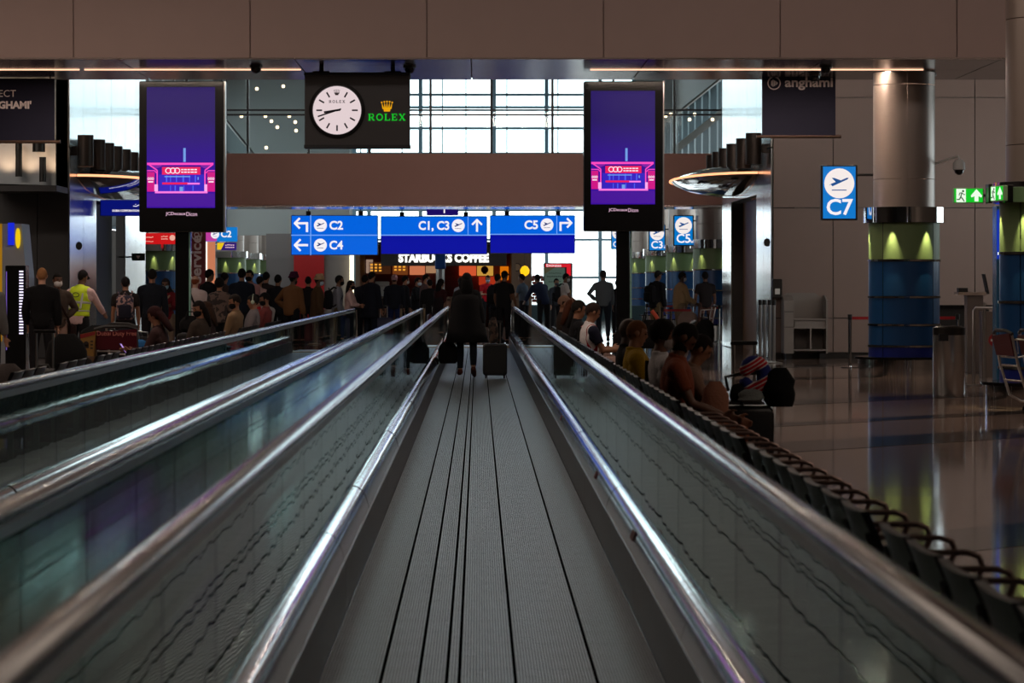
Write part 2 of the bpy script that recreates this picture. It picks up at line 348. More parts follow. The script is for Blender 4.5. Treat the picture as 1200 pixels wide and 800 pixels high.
# metal clad side walls of the atrium
wm = struct(MB().box((6.38, 58.45, 8.5), (.45, 2.9, 17)).box((6.38, 64.1, 10.3), (.45, 8.4, 13.4)).box((6.38, 67.2, 2), (.45, 2.4, 4)).build('wall_right_metal', WALLD))
panels(wm, 57, 60, 0, 17, 6.14, 1.5, 4.4, BRUSH, .03, .03, -1, along='Y')
panels(wm, 60, 66, 3.5, 17, 6.14, 2, 4.4, BRUSH, .03, .03, -1, along='Y')
panels(wm, 66, 68.4, 0, 17, 6.14, 1.2, 4.4, BRUSH, .03, .03, -1, along='Y')
BRN = mat('bronze_door_panel', (170, 130, 98), .5)
struct(MB().box((6.5, 63, 1.75), (.2, 6, 3.5)).build('door_1', BRN))
wl = struct(MB().box((-8.8, 59, 8.5), (.45, 4, 17)).box((-8.8, 65.5, 10.2), (.45, 9, 13.6)).box((-8.8, 69, 2), (.45, 2, 4)).build('wall_left_metal', WALLD))
panels(wl, 57, 61, 0, 17, -8.56, 2, 4.4, BRUSH, .03, .03, 1, along='Y')
panels(wl, 61, 66, 3.4, 17, -8.56, 2.5, 4.4, BRUSH, .03, .03, 1, along='Y')
panels(wl, 66, 70, 0, 17, -8.56, 2, 4.4, BRUSH, .03, .03, 1, along='Y')
struct(MB().box((-8.95, 63.5, 1.7), (.2, 5, 3.4)).build('door_2', mat('dark_door_panel', (40, 36, 34), .6)))
# dark wall at the left with a metal clad upper bay
wd = struct(MB().box((-14.2, 57.2, 8.5), (11.3, .4, 17)).build('wall_left_front', WALLD))
panels(wd, -19.8, -8.55, 0, 3.5, 57, 2.8, 3.5, WALLD, .02, .03, -1, off=(2.2, 0))
o = MB().prism([(-19, 3.9), (wx(65, 56.7), wz(217, 56.7)), (wx(65, 56.7), 7), (-19, 7)], .12, lambda u, v, k: (u, 56.85-k, v)).build('metal_bay', mat('bay_metal', (168, 170, 170), .4, .4), wd)
for x in (8, 34, 62): spot('bay_uplight', W(x, 214, 56.3), W(x+1, 170, 56.75), 60, 70, (1, .66, .42), .9, .05)
for x0, x1, y0, y1 in ((18, 26, 168, 207), (38, 53, 168, 178), (46, 54, 184, 213)):
    a, b = wx(x0, 56.5), wx(x1, 56.5); z0, z1 = wz(y1, 56.5), wz(y0, 56.5)
    MB().lathe([(0, z0), ((b-a)/2, z0), ((b-a)/2, z1), (0, z1)], ((a+b)/2, 56.5, 0), 16).build('pipe', DARKSTEEL, wd, True)
MB().box((wx(30, 55.9), 56, wz(222, 56)), (1.4*wx(90, 56)-1.4*wx(30, 56), 1.5, .12)).build('ledge', WALLD, wd)
# bridge across the atrium with glazed side
br = struct(MB().box((-1, 76.2, 4.4), (24, 2.6, 1.40)).build('bridge', BRIDGE))
panels(br, -8.4, 10.9, 3.72, 5.12, 74.9, 3.34, 1.4, BRIDGE, .012, .02, -1, 'fascia_panel', off=(1.9, 0))
MB().box((-1, 76.2, 3.68), (24, 2.5, .05)).build('underside', mat('glossy_underside', (190, 182, 180), .15, .9), br)
BGL = glass('bridge_glass', (238, 244, 246), 1.0, 1.2)
DRAIL = mat('dark_rail', (38, 38, 40), .4, .6)
xs = [wx(290+71.5*k, 75) for k in range(-1, 9)]
for i, x in enumerate(xs):
    MB().box((x, 75.1, 6.3), (.07, .09, 2.4)).build('post', DRAIL, br)
    if i < len(xs)-1: MB().box(((x+xs[i+1])/2, 75.1, 6.3), (xs[i+1]-x-.08, .012, 2.3)).build('pane', BGL, br)
for z in (wz(129, 75), wz(134.5, 75)): MB().box(((xs[0]+xs[-1])/2, 75.0, z), (xs[-1]-xs[0], .05, .05)).build('rail', DRAIL, br)
LMP = emi((255, 214, 170), 4)
for x, y in ((283, 136), (301, 104), (311, 136), (318, 142), (339, 136), (346, 143), (325, 149), (347, 153), (332, 101), (312, 173), (780, 136), (786, 134), (808, 140), (814, 134), (835, 140)):
    MB().ell(W(x, y, 77.2), Matrix.Identity(3), (.05, .05, .05), 8, 6).build('bulb', LMP, br)
# grey upper wall beyond the bridge at left, with stair flights
uw = struct(MB().box((wx(330, 112), 112, 6.7), (5.6, .3, 6.4)).build('wall_back_left', mat('pale_wall', (150, 152, 150), .6)))
gw = struct(MB().box((wx(362, 108), 108, 1.75), (3.36, .3, 3.5)).build('wall_back_grey', mat('mid_grey_wall', (116, 108, 106), .6)))
panels(gw, wx(313, 107.8), wx(411, 107.8), 0, 3.5, 107.85, 1.12, 2.5, mat('mid_grey_wall', (116, 108, 106)), .02, .03)
MB().box((wx(362, 107.7), 107.75, 1.8), (1.19, .08, 3.5)).build('red_panel', mat('red_panel', (170, 14, 18), .5), gw)
MB().box((wx(412, 107.5), 107.6, 1.85), (.16, .12, 3.3)).build('light_tube', emi((255, 246, 205), 2.2), gw)
for sx_, x0, y0, x1, y1 in ((-1, 264, 140, 298, 182), (1, 845, 92, 795, 132)):
    p, q = W(x0, y0, 90), W(x1, y1, 90)
    st = tag(bpy.data.objects.new('staircase', None), 'sloping glass sided stair flight behind the bridge at %s' % ('the clock side, left end' if sx_ < 0 else 'the right end near the fins'), 'staircase'); C.objects.link(st)
    st['kind'] = 'structure'
    MB().tube([p, q], .05, 8).build('handrail', STEEL, st)
    MB().prism([(p.x, p.z), (q.x, q.z), (q.x, q.z-1.0), (p.x, p.z-1.0)], .02, lambda u, v, k: (u, 90+k, v)).build('pane', BGL, st)
    MB().prism([(p.x, p.z-1), (q.x, q.z-1), (q.x, q.z-1.3), (p.x, p.z-1.3)], 1.4, lambda u, v, k: (u, 90.1+k, v)).build('flight', WALLB, st)
# ---------------------------------------------------------------- moving walkways
BELT = mat('belt_rib', (184, 196, 204), .36, .85, 0, 8, .2)
BELTD = mat('belt_groove', (9, 8, 8), .95, spec=0)
SKIRT = mat('dark_skirt', (52, 50, 48), .32, .85, .12, 160)
DECK = mat('polished_deck', (214, 216, 220), .10, 1, .05, 5)
BGLASS = glass('balustrade_glass', (190, 204, 202), 1.0, 1.55)
def pallet_mesh(hb, wide):
    b = MB(); n = int(2*hb/.0125); p = 2*hb/n; L = .396
    for i in range(n):
        x0 = -hb+i*p; xm = x0+p/2
        wd_ = any(abs(xm-q) < p*.5 for q in wide)
        if wd_: continue
        b.mi = 0; b.add([(x0+p*.22, 0, 0), (x0+p*.72, 0, 0), (x0+p*.72, L, 0), (x0+p*.22, L, 0)], [(0, 1, 2, 3)])
        b.add([(x0+p*.22, 0, 0), (x0+p*.22, L, 0), (x0+p*.12, L, -.008), (x0+p*.12, 0, -.008)], [(0, 1, 2, 3)])
        b.add([(x0+p*.72, 0, 0), (x0+p*.72, L, 0), (x0+p*.84, L, -.008), (x0+p*.84, 0, -.008)], [(0, 1, 2, 3)])
    b.mi = 1; b.add([(-hb, 0, -.0085), (hb, 0, -.0085), (hb, L, -.0085), (-hb, L, -.0085)], [(0, 1, 2, 3)])
    b.box((0, L/2, -.035), (2*hb, L, .05))
    return b.mesh('pallet', [BELT, BELTD])
def rail_path(y0, y1, zt=.975, R=.315):
    p = [(y0, zt, 0, 1)]; y = y0
    while y < y1-2: y += 4; p.append((min(y, y1-.5), zt, 0, 1))
    p.append((y1, zt, 0, 1))
    for k in range(1, 13):
        a = PI/2-PI*k/12; p.append((y1+R*math.cos(a), zt-R+R*math.sin(a), math.cos(a), math.sin(a)))
    return p
def sweep(b, path, prof, x):
    n = len(prof); vs = []
    for y, z, ny, nz in path: vs += [(x+u, y+ny*v, z+nz*v) for u, v in prof]
    fs = [(i*n+k, i*n+(k+1) % n, (i+1)*n+(k+1) % n, (i+1)*n+k) for i in range(len(path)-1) for k in range(n)]
    fs += [tuple(range(n)), tuple(range((len(path)-1)*n, len(path)*n))[::-1]]
    return b.add(vs, fs)
HR = [(-.042, -.012), (-.046, .0), (-.043, .014), (-.032, .024), (-.012, .028), (.012, .028), (.032, .024), (.043, .014), (.046, 0), (.042, -.012), (.026, -.016), (-.026, -.016)]
GD = [(-.028, -.055), (-.028, -.016), (.028, -.016), (.028, -.055)]
def walkway(xc, hb, y0, y1, label, wide):
    t = thing('moving_walkway', label, 'walkway', (xc, 0, 0))
    pm = pallet_mesh(hb-.012, wide); y = max(y0, 6)
    while y < y1: link('pallet', pm, t, (0, y, .0125)); y += .4
    MB().box((0, y1+1.1, .009), (2*hb, 2.2, .018)).build('landing_plate', mat('landing_plate', (150, 142, 132), .35, .8, .1, 60), t)
    MB().box((0, y1+.06, .013), (2*hb, .16, .026)).build('comb', mat('comb_yellow', (190, 140, 60), .5), t)
    for sd in (-1, 1):
        y = y0
        sk = MB().box((0, 2.995, .125), (.012, 5.99, .262)).mesh('skirt_panel', SKIRT)
        while y < y1-3: link('skirt_panel', sk, t, (sd*hb, y, 0)); y += 6
        dm = MB().prism([(0, .25), (.010, .290), (.026, .335), (.048, .368), (.074, .386), (.10, .392), (.12, .392), (.12, .28), (.02, .22)], 2.998, lambda u, v, k: (sd*u, k, v)).mesh('deck_panel', DECK, True)
        y = y0
        while y < y1-1.4:
            d = link('deck_panel', dm, t, (sd*hb, y, 0), True); d.rotation_euler = (rnd.uniform(-.0008, .0008), sd*rnd.uniform(-.011, .011), 0); y += 3
        gx = sd*(hb+.10); gl = MB().box((0, .645, .66), (.012, 1.285, .57)).mesh('glass_panel', BGLASS); y = y0
        while y < y1-.5: link('glass_panel', gl, t, (gx, y, 0)); y += 1.3
        yy = y
        end = [(yy, .39), (yy, .945)]+[(y1+.30*math.cos(PI/2-PI*k/10), .645+.30*math.sin(PI/2-PI*k/10)) for k in range(11)]
        MB().prism(end, .012, lambda u, v, k: (gx-.006+k, u, v)).build('glass_panel', BGLASS, t)
        rp = rail_path(y0, y1)
        b = MB(); sweep(b, rp, HR, sd*(hb+.105)); b.build('handrail', RUBBER, t, True)
        b = MB(); sweep(b, rp, GD, sd*(hb+.105)); b.build('handrail_guide', STEEL, t)
        MB().box((sd*(hb+.175), (y0+y1)/2+.5, .388), (.12, y1-y0+1.4, .02)).build('outer_deck', DECK, t)
        MB().box((sd*(hb+.23), (y0+y1)/2+.5, .195), (.012, y1-y0+1.4, .375)).build('outer_panel', DARKSTEEL, t)
    return t
walk = walkway(.055, .70, 1.2, 66, 'moving walkway in the middle with ribbed belt and glass sides', (-.45, -.30, -.18, -.13, .10, .42))
walkway(-2.045, .655, 1.2, 61.5, 'second moving walkway to the left of the middle one, belt seen through glass', (-.2, .2))
MB().box((-1.02, 32, .392), (.26, 61, .03)).build('centre_deck', DECK, walk)
# small red labels stuck on the right deck strip are part of the walkway
for y, wd_ in ((13.6, .11), (17.9, .10), (25.5, .08)):
    MB().prism([(.712, .302), (.728, .345), (.726, .346), (.710, .303)], wd_*2, lambda u, v, k: (u, y+k, v+.004)).build('sticker', mat('red_sticker', (150, 40, 40), .5), walk)
# ---------------------------------------------------------------- hanging signs, screens, clock
def hang(t, z0, u=0):     # thin rod up to the ceiling
    h = 17-t.location.z; MB().box((u, .05, (z0+h)/2), (.03, .03, h-z0)).build('hanger', BLACK, t)
def stand(t, w_, zb, d=.1):     # leg from the floor up to zb
    MB().box((0, .05, zb/2-t.location.z), (w_, d, zb)).build('stand', BLACK, t)
BLUE1 = emi((0, 98, 222), 1.0); BLUE2 = emi((2, 12, 158), 1.0); CY = emi((0, 120, 205), .95)
def plane_icon(cx, cz, r, parent, y, disc_m=WLET, ink=None):
    art('round_symbol', [disc(cx, cz, r)], disc_m, parent, y)
    P = [(-.70, -.14), (-.56, -.08), (-.46, -.20), (.56, .27), (.62, .36), (.50, .37), (.10, .20), (-.34, .36), (-.50, .36), (-.24, .09), (-.52, -.02)]
    art('aeroplane_symbol', [[(cx+u*r, cz+v*r) for u, v in P], [(cx+u*r, cz+v*r) for u, v in [(-.5, -.48), (.48, -.48), (.48, -.42), (-.5, -.42)]]], ink or emi((10, 50, 140), .6), parent, y-.004)
def arrow(parent, kind, cx, cz, k, y):
    a = k
    if kind == 'up': q = strip([(0, -1*a), (0, .9*a)], .34*a)+strip([(-.8*a, .15*a), (0.06*a, 1.0*a)], .32*a)+strip([(.8*a, .15*a), (-.06*a, 1.0*a)], .32*a)
    elif kind == 'left': q = strip([(1*a, 0), (-.8*a, 0)], .34*a)+strip([(-.1*a, .85*a), (-1.0*a, -.06*a)], .32*a)+strip([(-.1*a, -.85*a), (-1.0*a, .06*a)], .32*a)
    else:
        s_ = -1 if kind == 'turnleft' else 1
        q = strip([(-s_*.85*a, -1*a), (-s_*.85*a, .47*a)], .34*a)+strip([(-s_*1.02*a, .3*a), (s_*.8*a, .3*a)], .34*a)+strip([(s_*.2*a, 1.05*a), (s_*1.0*a, .24*a)], .32*a)+strip([(s_*.2*a, -.45*a), (s_*1.0*a, .36*a)], .32*a)
    art('arrow', [[(cx+u, cz+v) for u, v in p] for p in q], WLET, parent, y)
def hung_sign(name, label, x0, x1, y0, y1, D, top_m, low_m, group=None):
    s = S(D); W_, H_ = (x1-x0)/s, (y1-y0)/s
    c = W((x0+x1)/2, (y0+y1)/2, D); t = thing(name, label, 'sign', c, 0, group)
    MB().rbox((0, .07, 0), (W_, .14, H_), .02).build('casing', mat('navy_casing', (16, 26, 60), .4), t)
    art('upper_face', [rect(-W_/2+.02, W_/2-.02, .015, H_/2-.02)], top_m, t, 0)
    art('lower_face', [rect(-W_/2+.02, W_/2-.02, -H_/2+.02, -.015)], low_m, t, 0)
    art('divider', [rect(-W_/2, W_/2, -.015, .015)], emi((120, 170, 250), .9), t, -.001)
    for u in (-.3, .3): MB().box((u*W_, .07, H_/2+.06), (.14, .1, .12)).box((u*W_, .07, (17-c.z+H_/2)/2), (.03, .03, 17-c.z-H_/2)).build('hanger', BLACK, t)
    return t, s, W_, H_
def sg(px_, x0, x1, s): return (px_-(x0+x1)/2)/s
t, s, W_, H_ = hung_sign('gate_sign', 'blue lit sign with two left arrows to gates C2 and C4', 341, 443, 252, 299, 80, BLUE1, BLUE1)
for r, nm, kz in ((.29, 'C2', 'turnleft'), (-.29, 'C4', 'left')):
    arrow(t, kz, sg(353, 341, 443, s), r, .2, -.004); plane_icon(sg(375.5, 341, 443, s), r, .19, t, -.004)
    text(nm, .47, WLET, t, (sg(394, 341, 443, s), -.01, r), bold=.014, fit=(16/s, 10.5/s))
art('divider', [rect(sg(363.5, 341, 443, s), sg(364.7, 341, 443, s), -H_/2, H_/2)], emi((120, 170, 250), .9), t, -.001)
t, s, W_, H_ = hung_sign('gate_sign', 'blue lit sign with an up arrow to gates C1 and C3', 446, 571, 253, 298, 80, BLUE1, BLUE2)
text('C1, C3', .47, WLET, t, (sg(508.5, 446, 571, s), -.01, .26), bold=.014, fit=(36/s, 12.5/s)); plane_icon(sg(537, 446, 571, s), .28, .19, t, -.004); arrow(t, 'up', sg(559, 446, 571, s), .28, .18, -.004)
art('divider', [rect(sg(548, 446, 571, s), sg(549, 446, 571, s), 0, H_/2)], emi((120, 170, 250), .9), t, -.001)
t, s, W_, H_ = hung_sign('gate_sign', 'blue lit sign with a right turning arrow to gate C5', 574, 674, 252, 297, 80, BLUE1, BLUE2)
text('C5', .47, WLET, t, (sg(622.5, 574, 674, s), -.01, .28), bold=.014, fit=(16/s, 10.5/s)); plane_icon(sg(641, 574, 674, s), .28, .19, t, -.004); arrow(t, 'turnright', sg(663, 574, 674, s), .28, .18, -.004)
art('divider', [rect(sg(652, 574, 674, s), sg(653, 574, 674, s), 0, H_/2)], emi((120, 170, 250), .9), t, -.001)
# purple board behind
c = W(518.5, 243, 86); t = thing('hanging_board', 'dark purple board hanging above the middle blue sign', 'sign', c)
MB().rbox((0, .05, 0), (1.0, .1, .5), .02).build('panel', emi((34, 6, 120), .55), t)
arrow(t, 'up', .06, -.05, .13, -.003); hang(t, .25)
# flag type gate signs on pillars at right
def flag_sign(label, x0, x1, y0, y1, D, body, arm_to, num=''):
    s = S(D); W_, H_ = (x1-x0)/s, (y1-y0)/s; c = W((x0+x1)/2, (y0+y1)/2, D)
    t = thing('gate_flag_sign', label, 'sign', c)
    MB().rbox((0, .06, 0), (W_, .12, H_), .02).build('casing', BLACK, t)
    art('face', [rect(-W_/2+.035, W_/2-.035, -H_/2+.03, H_/2-.03)], CY, t, 0)
    r = W_*.41; plane_icon(0, H_/2-.06-r, r, t, -.004, emi((250, 240, 236), .95), emi((20, 90, 165), .7))
    text(body, W_*.60, WLET, t, (0, -.01, -H_/2+.03+W_*.29), bold=W_*.012)
    L = arm_to-W_/2; MB().tube([(W_/2, .06, H_*.32), (W_/2+L, .06, H_*.32)], .022, 8).build('arm', DARKSTEEL, t)
    return t
flag_sign('blue and white C7 sign with aeroplane on an arm beside the wide blue pillar', 962, 1005, 193, 258, 46.5, 'C7', .31+.40)
flag_sign('blue and white C5 sign with aeroplane, right of the C3 sign', 789, 813, 252, 288, 82, 'C5', .95)
flag_sign('blue and white C3 sign half hidden behind the right display screen', 760, 780, 263, 294, 94, 'C3', .95)
flag_sign('small blue sign with white circle just left of the right display pole', 716, 732, 265, 292, 105, 'C1', .95)
# ---- digital displays
def neon(t, k):
    """advert on the screen, drawn in units of the left display's pixels times k"""
    def U(u, v): return ((160+u/7.62-212.5)*k, (183.5-(170+v/7.62))*k)
    def A(nm, polys, col, y, e=1.0):
        for grp in ([[q] for q in polys] if len(polys) < 6 else [polys]): art(nm, [[U(*p) for p in q] for q in grp], emi(col, e), t, y, .002)
    R = lambda a, b, c, d: [(a, b), (c, b), (c, d), (a, d)]
    A('advert_shapes', [R(95, 430, 700, 550)], (66, 0, 150), -.004)
    A('advert_shapes', [R(200, 262, 605, 412)], (44, 22, 190), -.006)
    A('advert_shapes', [R(x, 270, x+w_, 330) for x, w_ in ((262, 14), (300, 8), (352, 10), (410, 16), (470, 8), (520, 12))]+[R(x, 360, x+w_, 408) for x, w_ in ((300, 8), (340, 12), (420, 8), (500, 10))], (70, 90, 240), -.008)
    A('advert_shapes', [R(250, 276, 480, 286), R(418, 26, 440, 150), R(545, 285, 556, 310), R(385, 372, 416, 412)], (120, 170, 255), -.010, .8)
    A('advert_shapes', [R(95, 240, 162, 415), R(632, 240, 700, 415)], (206, 0, 130), -.006)
    A('advert_shapes', [R(228, 194, 572, 264), R(230, 333, 460, 352)], (232, 8, 92), -.010)
    A('advert_shapes', [[(112, 178), (225, 178), (222, 192), (190, 205), (160, 215)], [(575, 178), (672, 178), (640, 215), (600, 205), (575, 192)]], (120, 20, 160), -.008)
    A('advert_shapes', [R(95, 157, 688, 178)]+[[(u, v) for u, v in p] for p in strip([(105, 170), (185, 225), (185, 412)], 12)+strip([(685, 170), (612, 225), (612, 412)], 12)+strip([(95, 228), (162, 228), (180, 250)], 9)+strip([(700, 228), (640, 228), (618, 250)], 9)], (255, 70, 190), -.012)
    A('advert_shapes', [R(165, 412, 635, 430), R(455, 336, 565, 352)], (255, 120, 225), -.012)
    A('advert_shapes', [R(160, 350, 192, 412), R(606, 350, 632, 412)], (255, 170, 240), -.013)
    rg = []
    for cx in (284, 326, 364):
        n = 18; rg += [[(cx+27*math.cos(a), 228+27*math.sin(a)), (cx+27*math.cos(b), 228+27*math.sin(b)), (cx+19*math.cos(b), 228+19*math.sin(b)), (cx+19*math.cos(a), 228+19*math.sin(a))] for a, b in ((2*PI*i/n, 2*PI*(i+1)/n) for i in range(n))]
    for cx in (108, 128, 146, 646, 666, 686): rg += strip([(cx-9, 300), (cx, 288), (cx+9, 300), (cx, 312), (cx-9, 300)], 5)
    rg += [R(a, v, b, v+11) for v in (213, 236) for a, b in ((400, 418), (424, 450), (456, 478), (484, 512), (517, 540))]+[R(104, 322, 150, 334), R(644, 322, 690, 334)]
    A('advert_shapes', rg, (255, 235, 250), -.015, .95)
def display(label, x0, x1, y0, y1, D, side):
    s = S(D); W_, H_ = (x1-x0)/s, (y1-y0)/s; c = W((x0+x1)/2, (y0+y1)/2, D)
    t = thing('display_screen', label, 'display', (c.x, D, 0))
    z = c.z
    MB().rbox((0, .14, z), (W_, .28, H_), .03).build('housing', BLACKG, t)
    MB().box((side*W_/2+side*.012, .16, z), (.024, .22, H_)).build('edge_trim', STEEL, t)
    gm = bpy.data.materials.get('screen_gradient')
    if not gm:
        gm = bpy.data.materials.new('screen_gradient'); gm.use_nodes = True; nt = gm.node_tree; b = nt.nodes['Principled BSDF']
        b.inputs['Base Color'].default_value = (.01, .01, .01, 1); b.inputs['Roughness'].default_value = .5; b.inputs['Specular IOR Level'].default_value = .1
        tc = nt.nodes.new('ShaderNodeTexCoord'); sx = nt.nodes.new('ShaderNodeSeparateXYZ'); r = nt.nodes.new('ShaderNodeValToRGB')
        r.color_ramp.elements[0].color = lin((50, 0, 152)); r.color_ramp.elements[1].color = lin((25, 0, 94)); r.color_ramp.elements[0].position = .25; r.color_ramp.elements[1].position = .75
        nt.links.new(tc.outputs['Generated'], sx.inputs[0]); nt.links.new(sx.outputs['Z'], r.inputs[0]); nt.links.new(r.outputs[0], b.inputs['Emission Color']); b.inputs['Emission Strength'].default_value = 1.0
    sc_ = thing('x', '', '') if False else bpy.data.objects.new('screen', None)
    bpy.data.objects.remove(sc_)
    k = 1/s*(x1-x0)/99.0
    scr = art('screen', [rect(-40.5*k, 39.5*k, -60*k, 81.5*k)], gm, t, 0, .004, loc=(0, 0, z))
    neon(scr, k)
    text('JCDecaux', .1, emi((255, 205, 235), .9), t, (-6.6*k, -.004, z-67.2*k), fit=(23.5*k, 4.6*k)); text('Dicon', .1, emi((255, 205, 235), .8), t, (12.2*k, -.004, z-67.2*k), fit=(12.5*k, 4.6*k))
    zb = z-H_/2
    MB().rbox((0, .16, zb/2), (.235, .14, zb), .02, axis='Z').build('pole', BLACKG, t)
    MB().box((.135, .16, zb/2), (.03, .12, zb)).build('pole_trim', mat('green_edge_glass', (120, 160, 150), .15), t)
    MB().rbox((0, .16, .02), (.8, .6, .04), .1, axis='Z').build('base_plate', DARKSTEEL, t)
    return t
display('tall black display with violet neon advert, on pole left of the clock', 163, 262, 95, 272, 47, 1)
display('tall black display with violet neon advert, on pole right of the blue signs', 684, 777, 95, 271, 47, 1)
# ---- clock box
D = 45.2; s = S(D); c = W(418.5, 129, D); t = thing('clock_box', 'dark hanging box with round white clock and green lettering', 'clock', c)
W_, H_ = 123/s, 82/s
BOXG = mat('charcoal_box', (58, 54, 54), .5); U = lambda x, y: ((x-418.5)/s, (129-y)/s)
MB().rbox((0, .2, 0), (W_, .4, H_), .012).build('casing', BOXG, t)
MB().box((0, .2, H_/2+.02), (W_+.02, .44, .05)).box((0, .2, -H_/2-.02), (W_+.02, .44, .05)).build('edge_band', BLACK, t)
for x in (376, 460):
    u = U(x, 0)[0]; top = 5.2-c.z
    MB().box((u, .2, (H_/2+top)/2), (.07, .07, top-H_/2)).box((u, .2, H_/2+.06), (.28, .2, .03)).build('hanger', BLACK, t)
cx, cz = U(395, 129.2); R_ = 28.2/s
b = MB(); b.add(*(lambda n: ([(cx+R_*k*math.cos(2*PI*i/n), yy, cz+R_*k*math.sin(2*PI*i/n)) for k, yy in ((1.17, 0), (1.15, -.05), (1.02, -.05), (1.0, -.012)) for i in range(n)], [(j*n+i, j*n+(i+1) % n, (j+1)*n+(i+1) % n, (j+1)*n+i) for j in range(3) for i in range(n)]))(48)); b.build('bezel', BLACKG, t, True)
fc = art('clock_face', [disc(cx, cz, R_, 48)], emi((236, 216, 218), .9), t, -.002, .006)
INK = mat('dial_ink', (28, 18, 44), .5)
q = []
for h in range(1, 12):
    a = PI/2-2*PI*h/12; q += strip([(cx+R_*.62*math.cos(a), cz+R_*.62*math.sin(a)), (cx+R_*.86*math.cos(a), cz+R_*.86*math.sin(a))], R_*.065)
for p in q: art('hour_mark', [p], INK, fc, -.009)
def hand(nm, tip, tail, wd): art(nm, strip([(cx+tail[0], cz+tail[1]), (cx+tip[0], cz+tip[1])], wd), INK, fc, -.014)
ah = PI/2-2*PI*(8+42/60)/12; am = PI/2-2*PI*42/60
hand('hour_hand', (R_*.55*math.cos(ah), R_*.55*math.sin(ah)), (-R_*.14*math.cos(ah), -R_*.14*math.sin(ah)), R_*.085)
hand('minute_hand', (R_*.84*math.cos(am), R_*.84*math.sin(am)), (-R_*.18*math.cos(am), -R_*.18*math.sin(am)), R_*.06)
def crown(parent, cx, cz, h, m, y):
    q = [[(cx-.26*h, cz-.42*h), (cx+.26*h, cz-.42*h), (cx+.32*h, cz-.1*h), (cx-.32*h, cz-.1*h)]]
    for a, L in ((-.62, .92), (-.31, .98), (0, 1.0), (.31, .98), (.62, .92)):
        bx = cx+a*.62*h*.8; tx, tz = cx+a*.74*h, cz+(L-.55)*h
        q.append([(bx-.09*h, cz-.2*h), (bx+.09*h, cz-.2*h), (tx, tz)]); q.append(disc(tx, tz, .075*h, 10))
    art('crown_emblem', q, m, parent, y)
def serif(parent, word, cx, cz, h, m, y, gap=.16):
    """slab-serif capitals from strokes: R O L E X"""
    G = {'R': (.95, [rect(.08, .30, 0, 1), rect(0, .38, 0, .1), rect(0, .38, .9, 1), rect(.3, .6, .9, 1), rect(.3, .6, .45, .55)]+strip([(.58, .95), (.74, .84), (.76, .72), (.72, .6), (.58, .5)], .17)+strip([(.45, .5), (.8, .04)], .2)+[rect(.64, .95, 0, .1)]),
         'O': (1.05, strip([(.52+.41*math.cos(2*PI*i/16), .5+.44*math.sin(2*PI*i/16)) for i in range(17)], .18)),
         'L': (.85, [rect(.08, .30, 0, 1), rect(0, .38, .9, 1), rect(0, .8, 0, .12), rect(.7, .8, 0, .34)]),
         'E': (.88, [rect(.08, .30, 0, 1), rect(0, .8, 0, .12), rect(0, .8, .88, 1), rect(.7, .8, 0, .32), rect(.7, .8, .68, 1), rect(.3, .58, .45, .55), rect(.5, .58, .36, .64)]),
         'X': (1.0, strip([(.14, .98), (.82, .02)], .22)+strip([(.82, .98), (.14, .02)], .12)+[rect(0, .36, .9, 1), rect(.6, .96, .9, 1), rect(0, .36, 0, .1), rect(.6, .98, 0, .1)])}
    tot = sum(G[c][0]+gap for c in word)-gap; x = cx-tot*h/2
    for c in word:
        art('letter', [[(x+u*h, cz+(v-.5)*h) for u, v in p] for p in G[c][1]], m, parent, y, .008); x += (G[c][0]+gap)*h
GRN = emi((22, 190, 44), .9); GLD = emi((240, 170, 10), .9)
u, v = U(453.5, 137.3); serif(t, 'ROLEX', u, v, 8.2/s, GRN, -.004)
u, v = U(453.5, 125); crown(t, u, v, 13.5/s, GLD, -.004)
u, v = U(395, 119); serif(fc, 'ROLEX', u, v, 3.2/s, INK, -.009, .3); u, v = U(394.7, 108.6); crown(fc, u, v, 7/s, mat('dial_grey', (120, 104, 112), .5), -.009)
# ---- fabric banners
def banner(label, x0, x1, y0, y1, D):
    s = S(D); c = W((x0+x1)/2, (y0+y1)/2, D); t = thing('hanging_banner', label, 'banner', c); W_, H_ = (x1-x0)/s, (y1-y0)/s
    MB().box((0, 0, 0), (W_, .03, H_)).build('cloth_panel', mat('navy_banner', (16, 16, 46), .75, 0, .05, 3), t)
    MB().tube([(-W_/2-.1, 0, -H_/2), (W_/2+.1, 0, -H_/2)], .03, 8).build('bottom_bar', mat('banner_bar', (96, 76, 66), .4, .6), t)
    for u in (-.45, .45): MB().box((u*W_, 0, (H_/2+5.2-c.z)/2+.0), (.03, .03, max(.05, 5.2-c.z-H_/2))).build('hanger', BLACK, t)
    return t, s
t, s = banner('dark navy banner with pale ring emblem and lettering, hung right of the right display', 893, 979, 86, 160, 48)
GREYL = mat('grey_print', (240, 228, 228), .7)
text('anghami', 15.5/s, GREYL, t, ((948-936)/s, -.02, (123-97)/s), bold=.006, sx=1.12)
art('ring_emblem', [[(p, q) for p, q in r_] for r_ in strip([((907-936)/s+7.2/s*math.cos(2*PI*i/20), (123-97.5)/s+7.2/s*math.sin(2*PI*i/20)) for i in range(21)], 1.3/s)]+[rect((907-936+d)/s, (907-936+d+1.1)/s, (123-97.5-h_)/s, (123-97.5+h_)/s) for d, h_ in ((-3.4, 3), (-1.8, 4), (-.2, 3.4), (1.4, 2.4), (3, 1.2))], GREYL, t, -.016)
t, s = banner('dark navy banner with two lines of cut off lettering at the left frame edge', -40, 64, 92, 166, 48)
text('CONNECT', 11.5/s, GREYL, t, ((19-12)/s, -.02, (129-110)/s), align='RIGHT'); text("TO 'ANGHAMI'", 11.5/s, GREYL, t, ((37-12)/s, -.02, (129-123.5)/s), align='RIGHT', bold=.008)
